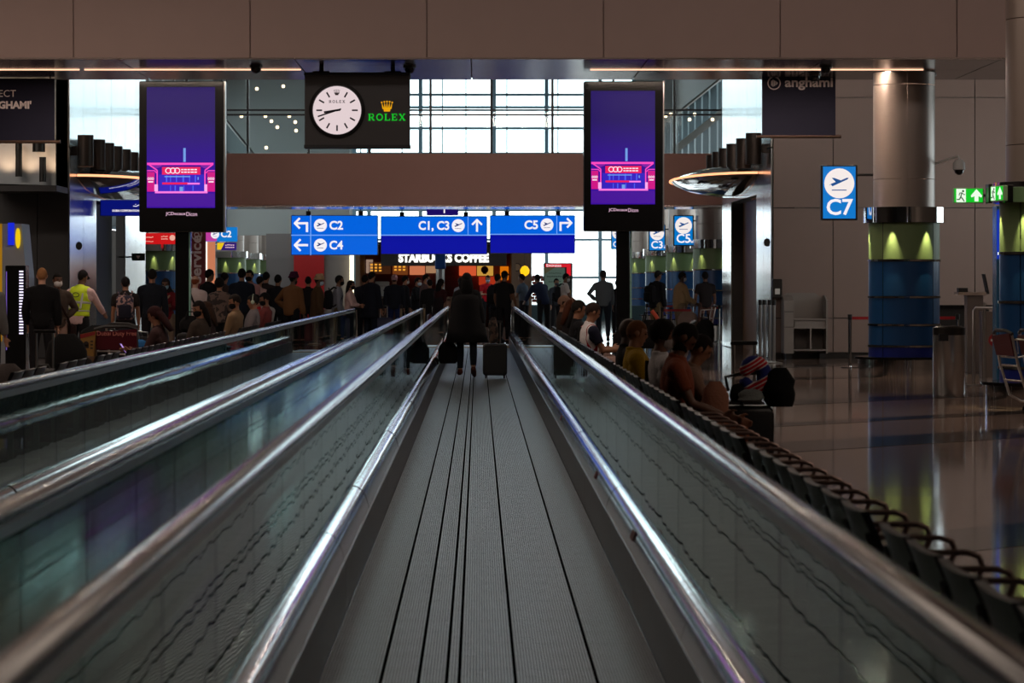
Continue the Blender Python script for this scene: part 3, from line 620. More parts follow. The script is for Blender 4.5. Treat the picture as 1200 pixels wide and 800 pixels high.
# ---------------------------------------------------------------- pillars with green and blue panels
SHAFT = mat('pillar_shaft_metal', (150, 136, 128), .34, .35, .02, 2)
GREENP = mat('green_pillar_panel', (92, 112, 70), .5, 0, 0, 3, .05); BLUEP = mat('blue_pillar_panel', (18, 62, 108), .3, .1, 0, 3, .08); BLUEQ = mat('deep_blue_panel', (16, 30, 110), .3)
RING = mat('pillar_ring', (220, 214, 208), .08, 1)
def pillar(x, y, label, R=.60, lights=(-150, -100, -55), top=5.3, base=True, shaft=True, e=7):
    t = thing('pillar', label, 'pillar', (x, y, 0), kind='thing')
    if base:
        MB().lathe([(.78, 0), (.78, .29), (.0, .29)], n=40).build('drum_base', CHROME, t, True); MB().lathe([(0, .29), (.84, .29), (.84, .33), (0, .33)], n=40).build('base_top', BLACKG, t)
    for z0, z1, m, nm in ((.33, .50, BLUEQ, 'blue_panel'), (.53, .86, BLUEQ if False else BLUEP, 'blue_panel'), (.89, 1.33, BLUEP, 'blue_panel'), (1.36, 1.94, BLUEP, 'blue_panel'), (1.98, 2.62, GREENP, 'green_panel')):
        for k in range(4): MB().lathe([(R, z0), (R, z1)], n=12, a0=PI/2*k+.012-PI/4, a1=PI/2*(k+1)-.012-PI/4).build(nm, m, t, True)
    MB().lathe([(R-.02, .3), (R-.02, 2.7)], n=32).build('core', DARKSTEEL, t, True)
    for z in (.51, .87, 1.34, 1.96): MB().lathe([(R-.02, z-.016), (R+.02, z-.016), (R+.02, z+.016), (R-.02, z+.016)], n=40).build('ring', RING, t)
    MB().lathe([(R-.05, 2.62), (R+.085, 2.60), (R+.085, 2.86), (R-.05, 2.86)], n=48).build('collar', CHROME, t, True)
    if shaft:
        for z0, z1 in ((2.86, 3.33), (3.34, 4.93), (4.94, top)):
            if z1 > top: z1 = top
            for k in range(2): MB().lathe([(R-.08, z0), (R-.08, z1)], n=24, a0=PI*k+.006-PI/2-.05, a1=PI*(k+1)-.006-PI/2-.05).build('shaft_panel', SHAFT, t, True)
    for a in lights:
        a = math.radians(a); ca, sa = math.cos(a), math.sin(a)
        sp = spot('collar_spot', (x+(R+.075)*ca, y+(R+.075)*sa, 2.59), (x+(R+.01)*ca, y+(R+.01)*sa, 1.7), e, 44, (1, .84, .46), .9, .01)
        sp.parent = t; sp.location = ((R+.075)*ca, (R+.075)*sa, 2.59)
    return t
pA = pillar(7.25, 46.5, 'wide pillar with green top and blue bands on a chrome drum, beside the C7 sign', lights=(-178, -118, -60, 0), top=5.15, e=130)
pillar(7.25, 34.8, 'pillar with green and blue bands cut by the right frame edge', lights=(-178, -130, -90), top=6.98, e=110)
for y, lb in ((82, 'green and blue pillar nearest behind the man in shorts'), (93.7, 'green and blue pillar behind the man in the beige shirt'), (105.4, 'green and blue pillar behind the man in the black blazer'), (117, 'farthest green and blue pillar at right, next to the display pole')):
    pillar(7.05, y, lb, lights=(-130, -60), top=5.1, e=60)
for x, y, lb in ((-10.3, 89, 'green and blue pillar under the red hanging sign at left'), (-10.3, 114, 'green and blue pillar under the yellow and violet sign at left'), (-10.3, 121.5, 'green and blue pillar beside the mid grey wall, left part'), (-10.0, 127, 'last green and blue pillar touching the grey wall at left')):
    pillar(x, y, lb, lights=(-110, -50), top=5.1, e=60)
# camera on the pillar, exit signs
t = thing('security_camera', 'white dome security camera on a bracket from the wide pillar', 'camera', (wx(1124, 46.2), 46.2, wz(195, 46.2)))
MB().lathe([(0, .12), (.05, .12), (.10, .06), (.105, -.05), (.08, -.06)], n=18).build('body', WHITE, t, True); MB().lathe([(.08, -.06), (.07, -.11), (.03, -.14), (0, -.145)], n=16).build('dome', BLACKG, t, True)
MB().tube([(0, 0, .12), (-.02, 0, .17), (-.12, .08, .14), (-.43, .3, .03)], .022, 8).build('bracket', WHITE, t)
EXG = emi((10, 196, 40), 1.0); EXW = emi((236, 255, 232), 1.0)
def exit_sign(label, loc, rz, arm):
    t = thing('exit_sign', label, 'sign', loc, rz)
    MB().rbox((0, .03, 0), (.385, .06, .195), .012).build('casing', mat('pale_green_edge', (150, 190, 140), .4), t)
    art('face', [rect(-.18, .18, -.085, .085)], EXG, t, 0); art('pictogram_field', [rect(-.155, -.035, -.085, .085)], EXW, t, -.003)
    art('arrow', [[(.03, .0), (.10, .08), (.17, .0), (.165, -.025), (.125, -.01), (.125, -.075), (.075, -.075), (.075, -.01), (.035, -.025)]], EXW, t, -.004)
    art('running_figure', [disc(-.07, .055, .014, 10)]+strip([(-.085, .035), (-.10, -.015), (-.075, -.045), (-.055, -.075)], .014)+strip([(-.10, -.015), (-.115, -.05), (-.15, -.05)], .014)+strip([(-.12, .0), (-.115, .03), (-.085, .035), (-.06, .01), (-.045, .015)], .010), mat('exit_green_ink', (0, 130, 30), .5), t, -.006)
    if arm: MB().box((.26, .03, 0), (.14, .03, .03)).build('arm', DARKSTEEL, t)
    return t
exit_sign('lit green exit sign with running figure and white arrow, facing the camera', (wx(1135, 34.6), 34.6, wz(229, 34.6)), 0, True)
exit_sign('lit green exit sign seen edge on beside the right edge pillar collar', (wx(1165.5, 34.3), 34.15, wz(227, 34.3)), math.radians(-76), False)
b = thing('exit_sign_box', 'dark bracket box between the two green exit signs', 'sign', (wx(1159, 34.45), 34.45, wz(227, 34.45))); MB().rbox((0, 0, 0), (.05, .2, .24), .01).build('plate', DARKSTEEL, b); MB().box((.16, .2, 0), (.32, .03, .06)).build('mount_arm', DARKSTEEL, b)
# ---- wall canopies with a light strip, and the pipes above them
def canopy(label, X, sgn, y, z):
    t = thing('wall_canopy', label, 'canopy', (X, y, z))
    n = 24; A_, B_ = 4.6, 1.55; prof = [(.0, .31), (.35, .30), (.7, .20), (.93, .07), (1.0, .0), (.93, -.10), (.7, -.25), (.35, -.36), (0, -.38)]
    vs = []; N = n+1
    for r, h in prof: vs += [(-sgn*B_*r*math.cos(-PI/2+PI*i/n), A_*r*math.sin(-PI/2+PI*i/n), h) for i in range(N)]
    b = MB(); b.add(vs, [(j*N+i, j*N+i+1, (j+1)*N+i+1, (j+1)*N+i) for j in range(len(prof)-1) for i in range(n)]); b.build('shell', CHROME, t, True)
    MB().tube([(-sgn*(B_+.01)*math.cos(-PI/2+PI*i/n), (A_+.01)*math.sin(-PI/2+PI*i/n), 0) for i in range(n+1)], .026, 8).build('light_strip', emi((255, 168, 120), 1.9), t)
    return t
canopy('chrome boat shaped canopy with warm light strip on the right metal wall', 6.1, 1, 64.2, 3.98)
canopy('chrome boat shaped canopy with light strip, left of the left display', -8.52, -1, 62.6, 3.86)
PIPE = mat('bronze_pipe', (62, 52, 46), .42, .5)
def pipe_lamp(label, group, X, sgn, y, z):
    t = thing('pipe_wall_lamp', label, 'lamp', (X-sgn*.26, y, z), group=group)
    MB().lathe([(.15, -.33), (.17, -.33), (.17, .33), (.15, .33), (.14, .2), (0, .2)], n=20).lathe([(0, -.3), (.15, -.33)], n=20).build('tube', PIPE, t, True)
    MB().box((sgn*.20, 0, 0), (.16, .1, .2)).build('bracket', PIPE, t)
    l = spot('uplight', (0, 0, 0), (sgn*.12, 0, 1), 30, 60, (1, .78, .52), .8, .05); l.parent = t; l.location = (0, 0, .25)
lb = ['nearest', 'second', 'third', 'fourth', 'fifth', 'farthest']
for k, px_ in enumerate((890, 878, 866, 856, 848, 841)): y = 6.0*F/(px_-560.5+2); pipe_lamp(lb[k]+' of the six bronze pipe lamps above the right canopy, counted from the camera', 'pipe lamps on the right wall', 6.1, 1, min(y, 68.2), 4.42)
for k, px_ in enumerate((98, 112, 123, 133, 143, 152)): y = 8.3*F/(560.5-px_); pipe_lamp(lb[k]+' of the six bronze pipe lamps above the left canopy, counted from the camera', 'pipe lamps on the left wall', -8.52, -1, y, 4.35)
# blue sign over the left door, wall badge
t = thing('wall_sign', 'long blue sign with white two line lettering under the left canopy', 'sign', W(150, 243.5, 61)); s = S(61)
MB().rbox((0, .06, 0), (66/s, .12, 19/s), .02).build('casing', mat('blue_casing', (10, 22, 110), .4), t); art('face', [rect(-32/s, 32/s, -9/s, 9/s)], emi((8, 20, 122), .8), t, 0)
text('DUBAI CORPORATION FOR AMBULANCE', 3.3/s, WLET, t, (10/s, -.006, -3.4/s), bold=.002, sx=.92)
art('script_lettering', strip([(6/s, 2.2/s), (10/s, 1.8/s), (13/s, 3.6/s), (15/s, 2/s), (21/s, 1.8/s), (23/s, 3.4/s), (24/s, 2/s), (29/s, 2/s), (30/s, 4/s)], .8/s)+[disc(a/s, 4.2/s, .5/s, 8) for a in (9, 17, 19, 26)], WLET, t, -.004)
for x, y, D, nm in ((91, 288, 57, 'left'), (898, 284, 57, 'right')):
    t = thing('wall_plate', 'small dark round wall plate on the %s metal wall' % nm, 'plate', (wx(x, 56.9)+(.02), 56.98, wz(y, 56.9)))
    MB().prism([(.07*math.cos(a*PI/4), .09*math.sin(a*PI/4)) for a in range(8)], .05, lambda u, v, k: (u, -k, v)).build('plate', BLACK, t)
# ---- left: red hanging sign, service banner, C2 sign etc.
def board(name, label, x0, x1, y0, y1, D, m, cat='sign', d=.1):
    s = S(D); t = thing(name, label, cat, W((x0+x1)/2, (y0+y1)/2, D)); MB().rbox((0, d/2, 0), ((x1-x0)/s, d, (y1-y0)/s), .02).build('panel', m, t)
    return t, s, (lambda x, y: ((x-(x0+x1)/2)/s, ((y0+y1)/2-y)/s))
def glyphs(x0, x1, y, h, U, n, seed):
    r = random.Random(seed); q = []
    for i in range(n):
        a = x0+(x1-x0)*i/n; b = x0+(x1-x0)*(i+.75)/n; q += strip([U(a, y+r.uniform(-.2, .2)*h), U(b, y+r.uniform(-.4, .3)*h)], h*.02)
    return q
t, s, U = board('hanging_sign', 'red lit sign with small white lettering under the left display', 168, 208, 273, 286, 84, emi((205, 8, 14), .9))
art('lettering_marks', glyphs(171, 180, 278, 1.6, U, 5, 1)+glyphs(189, 197, 277, 1.5, U, 4, 2)+glyphs(189, 197, 280, 1.5, U, 4, 3)+glyphs(171, 180, 283, 1.2, U, 5, 4)+[disc(*U(202, 278.5), .09, 10)], emi((255, 190, 170), .8), t, -.004)
hang(t, .1, -.4); hang(t, .1, .4)
t, s, U = board('service_banner', 'tall dark red banner with white upright service lettering beside the left display pole', 220, 241, 262, 352, 72, mat('dark_red_banner', (118, 16, 24), .6), 'banner', .06)
text('Service', 17/s, mat('pale_print', (214, 190, 190), .7), t, (U(230.5, 308)[0], -.012, U(0, 304)[1]), bold=.01, rot=(PI/2, -PI/2, 0), sx=1.15)
art('round_emblem', strip([(U(230.5, 275)[0]+6/s*math.cos(2*PI*i/18), U(0, 275)[1]+6/s*math.sin(2*PI*i/18)) for i in range(19)], 1.4/s)+strip([(U(230.5, 275)[0]+2.6/s*math.cos(2*PI*i/12), U(0, 275)[1]+2.6/s*math.sin(2*PI*i/12)) for i in range(13)], 1.3/s), mat('pale_print', (214, 190, 190)), t, -.004)
stand(t, .5, wz(352, 72), .08)
t, s, U = board('gate_sign', 'blue lit C2 sign with violet left part right of the left display', 241, 278, 266, 283, 88, CY)
text('C2', 10.5/s, WLET, t, (U(265, 0)[0], -.008, 0), bold=.008); art('violet_face', [rect(U(241, 0)[0], U(254, 0)[0], -8/s, 8/s)], emi((196, 60, 160), .9), t, -.002)
plane_icon(U(252, 0)[0], 0, 5/s, t, -.006)
hang(t, .2)
t, s, U = board('shop_sign', 'small violet and yellow sign under the C2 sign', 254, 277, 284, 293, 90, emi((52, 20, 120), .8))
art('yellow_wedge', [[U(254.5, 284.5), U(263, 284.5), U(259, 292.5), U(254.5, 292.5)]], emi((240, 200, 20), .9), t, -.003); art('lettering_marks', glyphs(264, 275, 287, 1.5, U, 5, 6)+glyphs(264, 275, 290, 1.5, U, 5, 7), emi((250, 210, 230), .8), t, -.003)
hang(t, .1)
t, s, U = board('lit_panel', 'tall warm lit panel between the service banner and the yellow sign', 241, 252, 282, 340, 95, emi((214, 130, 92), .8), 'panel')
art('bright_edge', [rect(U(240, 0)[0], U(243, 0)[0], -29/s, 29/s)], emi((255, 240, 225), 1.3), t, -.003); stand(t, .3, wz(340, 95))
t = thing('arrow_sign', 'small dark green sign with white symbol on the left wall end', 'sign', W(162, 301, 66)); MB().rbox((0, .04, 0), (.32, .08, .18), .02).build('casing', mat('dark_green', (16, 40, 30), .5), t); art('symbol', [[(-.05, .03), (.05, .03), (0, -.05)]], mat('pale_print', (214, 190, 190)), t, -.002)
MB().box((-.3, .04, 0), (.34, .04, .04)).build('arm', DARKSTEEL, t)
# ---- left kiosk with light strip
t = thing('info_kiosk', 'pale kiosk housing with blue and yellow lit signs at the left frame edge', 'kiosk', (wx(8, 51), 51, 0)); s = S(51)
U = lambda x, y: ((x-8)/s, wz(y, 51))
b = MB(); b.prism([U(-25, 262), U(25, 262), U(31, 325), U(31, 435), U(-25, 435)], .9, lambda u, v, k: (u, k, max(v, 0))); b.build('housing', mat('kiosk_grey', (150, 152, 156), .45, .3), t)
art('blue_sign', [rect(U(10, 0)[0], U(17, 0)[0], U(0, 287)[1], U(0, 261)[1])], emi((20, 40, 220), .9), t, -.02, .05); art('yellow_sign', [[(U(21.5, 0)[0]+.045*math.cos(k*PI/8), U(0, 279)[1]+.19*math.sin(k*PI/8)) for k in range(16)]], emi((240, 200, 10), .95), t, -.02, .05)
art('yellow_stripe', [rect(U(-8, 0)[0], U(2.5, 0)[0], U(0, 400)[1], U(0, 262)[1])], emi((210, 150, 10), .45), t, -.004)
t = thing('light_tower', 'black tower with a column of small white lights beside the kiosk', 'kiosk', (wx(18, 48), 48, 0)); s = S(48)
MB().rbox((0, .2, wz(311, 48)/2), (24/s, .4, wz(311, 48)), .02, axis='Z').build('body', BLACKG, t)
for k in range(22): MB().box(((25-18)/s, -.01, wz(318+k*3.45, 48)), (4.6/s, .03, .024)).build('lamp', emi((235, 225, 255), 1.5), t)
art('violet_edge', [rect((7-18)/s, (8.2-18)/s, .4, wz(318, 48))], emi((120, 90, 190), .7), t, -.004)
# ---------------------------------------------------------------- coffee shop
D = 96; s = S(D)
X = lambda x, d=D: wx(x, d)
ks = struct(MB().box(((X(418)+X(603))/2, 101, 1.5), (X(603)-X(418), .2, 3)).build('wall_shop_back', mat('shop_red_brown', (104, 34, 18), .6)))
MB().box((X(419), 98.5, 1.5), (.15, 5, 3)).box((X(602), 98.5, 1.5), (.15, 5, 3)).build('side_wall', mat('shop_beige', (112, 88, 72), .6), ks)
for r in range(9):
    for k in range(18): MB().box((X(520, 100.8)+(k+.5*(r % 2))*.21, 100.88, .9+r*.11), (.2, .03, .1)).build('tile', mat('shop_tile', (128, 36, 18), .35, 0, 0, 5, .2), ks)
MB().box((X(510), 98.2, 2.95), (X(603)-X(418), 5.4, .1)).build('roof', mat('shop_dark', (38, 30, 27), .6), ks)
bk = thing('shop_fascia', 'dark fascia board with white illuminated coffee shop lettering', 'sign', (X(520), D-.2, wz(303, D)))
MB().rbox((0, .1, .12), (4.4, .2, .75), .02).build('panel', mat('shop_dark', (38, 30, 27)), bk)
text('STARBUCKS COFFEE', .40, emi((255, 252, 244), 1.6), bk, (0, -.01, .01), bold=.022, ext=.02, sx=.86)
MB().box((0, .1, .55), (.1, .1, .3)).build('hanger', BLACK, bk)
WARM = emi((255, 150, 80), .9)
for lab, x0, x1, y0, y1, col, e in (('menu board with dark grid left of the fascia lettering', 432, 458, 307, 321, (80, 44, 24), .5), ('menu board with small amber lights', 460, 478, 306, 322, (150, 80, 36), .45), ('glowing beige menu board', 480, 498, 308, 322, (214, 124, 84), .8), ('narrow lit menu board by the shop post', 499, 512, 309, 320, (200, 150, 110), .6), ('orange red poster on the shop wall', 538, 558, 308, 323, (226, 92, 52), .8), ('yellow poster with a cup drawing on the shop wall', 559, 578, 308, 323, (220, 164, 70), .75), ('small orange lit opening at right of the shop', 586, 596, 312, 328, (232, 120, 10), .8), ('pale panel in the left corner of the shop', 429, 437, 304, 320, (180, 150, 130), .6), ('red lit panel behind the barista', 561, 582, 324, 334, (200, 60, 30), .6)):
    t, s_, U = board('menu_board', lab, x0, x1, y0, y1, 100.6, emi(col, e), 'board', .06)
    if 'amber' in lab or 'grid' in lab:
        for q_ in [rect(*(U(x, 0)[0] for x in (x0+2+k*5, x0+5+k*5)), U(0, y0+4+j*3.5)[1], U(0, y0+2+j*3.5)[1]) for k in range(3) for j in range(3)]: art('menu_mark', [q_], emi((250, 170, 60), .9), t, -.004)
    if 'cup' in lab: art('cup_drawing', [disc(*U(568, 316), .14, 14), rect(U(566, 0)[0], U(570, 0)[0], U(0, 321)[1], U(0, 317)[1])], mat('cup_red', (150, 60, 30), .6), t, -.004)
t = thing('shop_counter', 'long coffee shop counter with pale front behind the queue', 'counter', (X(505), 98.2, 0)); MB().box((0, 0, .5), (3.9, .8, 1.0)).build('body', mat('counter_brown', (70, 44, 32), .6), t); MB().box((0, 0, 1.03), (4.0, .9, .06)).build('worktop', mat('counter_top', (150, 130, 112), .4), t)
t = thing('espresso_machine', 'white coffee machine standing on the shop counter', 'machine', (wx(448, 98.2), 98.2, 1.06)); MB().rbox((0, 0, .2), (.62, .4, .36), .04).build('body', WHITE, t); MB().rbox((0, -.02, .47), (.5, .36, .16), .03).build('cup_rack', WHITE, t)
for k in range(4): MB().tube([(-.22+.145*k, -.26, .22), (-.22+.145*k, -.2, .24)], .025, 8).build('group_head', DARKSTEEL, t)
t = thing('shop_post', 'pale steel post with a blue box on top in front of the coffee shop', 'post', (wx(516, 88), 88, 0)); MB().tube([(0, 0, 0), (0, 0, wz(302, 88))], .14, 16).build('shaft', STEEL, t, True); MB().rbox((0, 0, wz(306, 88)), (.34, .34, .5), .04, axis='Z').build('blue_box', mat('box_blue', (20, 60, 120), .4), t)
t = thing('pendant_lamp', 'glowing yellow pendant lamp right of the coffee shop', 'lamp', (wx(615, 97), 97, wz(317, 97))); MB().lathe([(0, .18), (.1, .14), (.17, .02), (.15, -.1), (.06, -.18), (0, -.2)], n=16).build('shade', emi((255, 190, 20), 1.3), t, True); MB().tube([(0, 0, .18), (0, 0, .9)], .012, 6).build('cord', BLACK, t)
bw = struct(MB().box((wx(611, 99.6), 99.6, 1.6), (wx(623, 99.6)-wx(599, 99.6), .2, 3.2)).build('wall_shop_side', mat('shop_beige', (112, 88, 72), .6)))
t = thing('round_wall_clock', 'small dark round wall clock left of the yellow lamp', 'clock', (wx(606, 99.4), 99.48, wz(313, 99.4))); MB().prism(disc(0, 0, .16, 20), .05, lambda u, v, k: (u, -k, v)).build('rim', mat('clock_rim', (60, 36, 26), .5), t); art('dial', [disc(0, 0, .12, 20)], mat('clock_dial', (150, 120, 96), .6), t, -.05)
t, s, U = board('advert_panel', 'red and pale green advert board before the bright window', 637, 671, 308, 366, 88, mat('dark_frame', (40, 44, 44), .5), 'board', .12)
art('red_strip', [rect(U(639, 0)[0], U(669, 0)[0], U(0, 313)[1], U(0, 309)[1]), rect(U(664, 0)[0], U(669, 0)[0], U(0, 323)[1], U(0, 313)[1])], emi((216, 24, 40), .9), t, -.003); art('green_sheet', [rect(U(638, 0)[0], U(662, 0)[0], U(0, 340)[1], U(0, 313.5)[1])], mat('pale_green_sheet', (150, 178, 160), .6), t, -.004)
art('tan_corner', [[U(638, 313.5), U(650, 313.5), U(638, 321)]], mat('tan_sheet', (150, 140, 100), .6), t, -.008)
text('Emirates', .14, WLET, t, (U(649, 0)[0], -.012, U(0, 311)[1]))
art('lettering_marks', glyphs(641, 659, 324, 1.5, U, 7, 9)+glyphs(643, 658, 320, 1, U, 6, 10)+glyphs(643, 658, 330, 1.2, U, 6, 11), mat('sheet_ink', (60, 74, 70), .6), t, -.009)
stand(t, .7, wz(366, 88))
# ---------------------------------------------------------------- people
V = Vector
def dirv(fwd, out=0):           # direction of a limb: degrees forward from hanging down, and outwards (+y)
    f, o = math.radians(fwd), math.radians(out)
    return V((math.sin(f)*math.cos(o), math.sin(o), -math.cos(f)*math.cos(o))).normalized()
def skeleton(k):
    """k: pose parameters -> volumes of one body (facing +X, 1.75 m) and its bones"""
    fem = k.get('fem', 0); B = []; mb = MB(); I3 = Matrix.Identity(3); fat = k.get('fat', 1.0)
    sit = k.get('sit', 0); lean = math.radians(k.get('lean', 3)); hz = .455 if sit else k.get('hz', .93)
    px = 0; P = V((px, 0, hz)); up = V((math.sin(lean), 0, math.cos(lean))); fw = V((math.cos(lean), 0, -math.sin(lean))); lf = V((0, 1, 0))
    hunch = math.radians(k.get('hunch', 0)); up2 = V((math.sin(lean+hunch), 0, math.cos(lean+hunch))); fw2 = V((math.cos(lean+hunch), 0, -math.sin(lean+hunch)))
    sw = .168 if fem else .19
    pts = [P-up*.09, P-up*.05, P+up*.03, P+up*.14]; c1 = pts[3]; pts += [c1+up2*.10, c1+up2*.21, c1+up2*.31, c1+up2*.365, c1+up2*.40]
    wd = [.10, .155, .168 if not fem else .178, .148 if not fem else .13, .158, .172, .165, .12, .065]; dp = [.08, .11, .118, .105, .112, .118, .10, .075, .06]
    rr = [(p, fw if i < 4 else fw2, lf, dp[i]*(fat if i < 7 else 1), wd[i]*((fat+1)/2)) for i, p in enumerate(pts)]
    if fat > 1.1: rr[3] = (pts[3]+fw*.03, fw, lf, .15*fat, .165*fat); rr[4] = (pts[4]+fw*.025, fw2, lf, .14*fat, .168*fat)
    if fem: mb.ell(pts[5]+fw2*.075+lf*.07, I3, (.06, .065, .065)).ell(pts[5]+fw2*.075-lf*.07, I3, (.06, .065, .065))
    mb.rings(rr, 20)
    B += [(P-up*.05, P+up*.10, .14, 'hips'), (c1, c1+up2*.31, .14, 'torso'), (c1+up2*.31+lf*.10, c1+up2*.31-lf*.10, .08, 'torso')]
    nb = c1+up2*.38; hp = math.radians(k.get('head_pitch', 5)); hy = math.radians(k.get('head_yaw', 0))
    nd = (up2*.8+V((math.sin(hp), 0, math.cos(hp)))*.5).normalized()
    hc = nb+nd*.13+V((math.cos(hy), math.sin(hy), 0))*.025*1 + V((0, 0, .055))
    mb.tube([nb-up2*.05, nb+nd*.06, hc-V((0, 0, .03))], [.068, .056, .058], 12)
    B.append((nb, hc-V((0, 0, .06)), .055, 'neck'))
    Rh = Matrix.Rotation(hy, 3, 'Z') @ Matrix.Rotation(hp, 3, 'Y'); H = lambda x, y, z: hc+Rh@V((x, y, z))
    mb.ell(hc+Rh@V((-.006, 0, .02)), Rh, (.098, .077, .105), 18, 12); mb.ell(H(.022, 0, -.045), Rh, (.072, .058, .075), 14, 9)
    mb.ell(H(.062, 0, -.092), Rh, (.028, .03, .024), 10, 7); mb.ell(H(.092, 0, -.012), Rh, (.022, .015, .018), 10, 7); mb.tube([H(.088, 0, .03), H(.100, 0, -.006)], [.010, .013], 8)
    mb.ell(H(.086, 0, -.052), Rh, (.012, .026, .011), 10, 6); mb.ell(H(.078, 0, .038), Rh, (.018, .05, .012), 10, 6)
    for s_ in (-1, 1): mb.ell(H(-.008, s_*.078, -.002), Rh@Matrix.Rotation(s_*.3, 3, 'Z'), (.024, .010, .034), 10, 7)
    B.append((H(-.02, 0, .02), H(.03, 0, -.03), .09, 'head'))
    def hand(w_, d, s_, side, curl):
        d = d.normalized(); th = V((k.get('thx', .7), 0, .4)); th = (th-d*th.dot(d)).normalized(); n = d.cross(th)*side
        R = Matrix((d, th, n)).transposed()
        mb.ell(w_+d*.055, R, (.056, .043, .017), 12, 8)
        for i, (o, L) in enumerate(((.032, .074), (.011, .082), (-.011, .077), (-.030, .060))):
            a = w_+d*.092+th*o; c = math.radians(curl); m1 = a+(d*math.cos(c*.5)-n*math.sin(c*.5)+th*o*1.2)*L*.5; m2 = m1+(d*math.cos(c*1.6)-n*math.sin(c*1.6))*L*.5
            mb.tube([a-d*.02, m1, m2], [.0105, .0100, .0085], 8)
        a = w_+d*.03+th*.03; mb.tube([a, a+th*.035+d*.03-n*.012, a+th*.045+d*.065-n*.025], [.015, .012, .0095], 8)
        B.append((w_+d*.02, w_+d*.17, .03, 'hand'))
    res = {}
    for s_, nm in ((1, 'l'), (-1, 'r')):
        sh = c1+up2*.315+lf*s_*sw
        ua = k.get('ua_'+nm, (4, 9)); fa = k.get('fa_'+nm, (14, 2))
        d1 = dirv(ua[0]+math.degrees(lean)*.0, ua[1]); d1.y *= s_; d2 = dirv(fa[0], fa[1]); d2.y *= s_
        el = sh+d1*.285; wr_ = el+d2*.25
        mb.ell(sh-V((0, 0, .004)), I3, (.058, .055, .058), 12, 8); mb.tube([c1+up2*.335+lf*s_*.04, c1+up2*.325+lf*s_*.12, sh+V((0, 0, -.002))], [.062, .066, .057], 12); mb.tube([c1+up2*.20+lf*s_*.10, sh-up2*.05], [.085, .055], 12)
        mb.tube([sh, sh+d1*.10, el, wr_-d2*.14, wr_], [.056, .050, .040, .042, .027], 12); mb.ell(el, I3, (.041,)*3, 10, 7)
        B += [(sh, el, .05, 'uarm'), (el, wr_, .038, 'farm')]; hand(wr_, d2, sh, s_, k.get('curl_'+nm, k.get('curl', 30)))
        res['wrist_'+nm] = wr_; res['hand_'+nm] = wr_+d2*.09
        hj = P+lf*s_*(.095 if not fem else .10)-up*.02
        th_ = k.get('th_'+nm, (86, 6) if sit else (2, 3)); ca = k.get('ca_'+nm, (4, 0) if sit else (-2, 0))
        t1 = dirv(*th_); t1.y *= s_; t2 = dirv(*ca); t2.y *= s_
        kn = hj+t1*.43; an = kn+t2*.42; f = V((1, s_*.15, 0)).normalized(); toe = math.radians(k.get('toe_'+nm, 0)); f = (f*math.cos(toe)+V((0, 0, -1))*math.sin(toe)).normalized()
        mb.tube([hj+V((0, 0, .02)), hj+t1*.12, kn, kn+t2*.13, an], [.086*(fat*.5+.5), .082*(fat*.5+.5), .056, .058, .037], 14); mb.ell(kn, I3, (.058,)*3, 10, 7)
        g = f.cross(V((0, 1, 0))).normalized(); Rf = Matrix((f, V((0, 1, 0)), V((0, 0, 1)))).transposed()
        mb.tube([an-V((0, 0, .02))-f*.045, an-V((0, 0, .040))+f*.03, an-V((0, 0, .055))+f*.12, an-V((0, 0, .06))+f*.185], [.036, .045, .036, .022], 10)
        B += [(hj, kn, .075, 'thigh'), (kn, an, .05, 'calf'), (an-V((0, 0, .04)), an-V((0, 0, .055))+f*.17, .035, 'foot')]
        res['ankle_'+nm] = an
    M = Rh.to_4x4(); M.translation = hc; res['head'] = M; res['chest'] = c1+up2*.2; res['back'] = (c1+up2*.16-fw2*.16, lean+hunch); res['chestM'] = (c1, up2, fw2)
    zmin = min(v[2] for v in mb.v); res['drop'] = zmin
    return mb, B, res
_BODY = {}; _QUEUE = []
def queue_body(key, k, vox):
    if key in _BODY: return
    mb, B, res = skeleton(k); me = mb.mesh('body', mat('skin_default', (150, 105, 80)), True)
    o = bpy.data.objects.new('tmp_body', me); C.objects.link(o)
    m = o.modifiers.new('r', 'REMESH'); m.mode = 'VOXEL'; m.voxel_size = vox; m.use_smooth_shade = True
    m = o.modifiers.new('s', 'SMOOTH'); m.factor = .5; m.iterations = 3
    _BODY[key] = {'tmp': o, 'B': B, 'res': res}
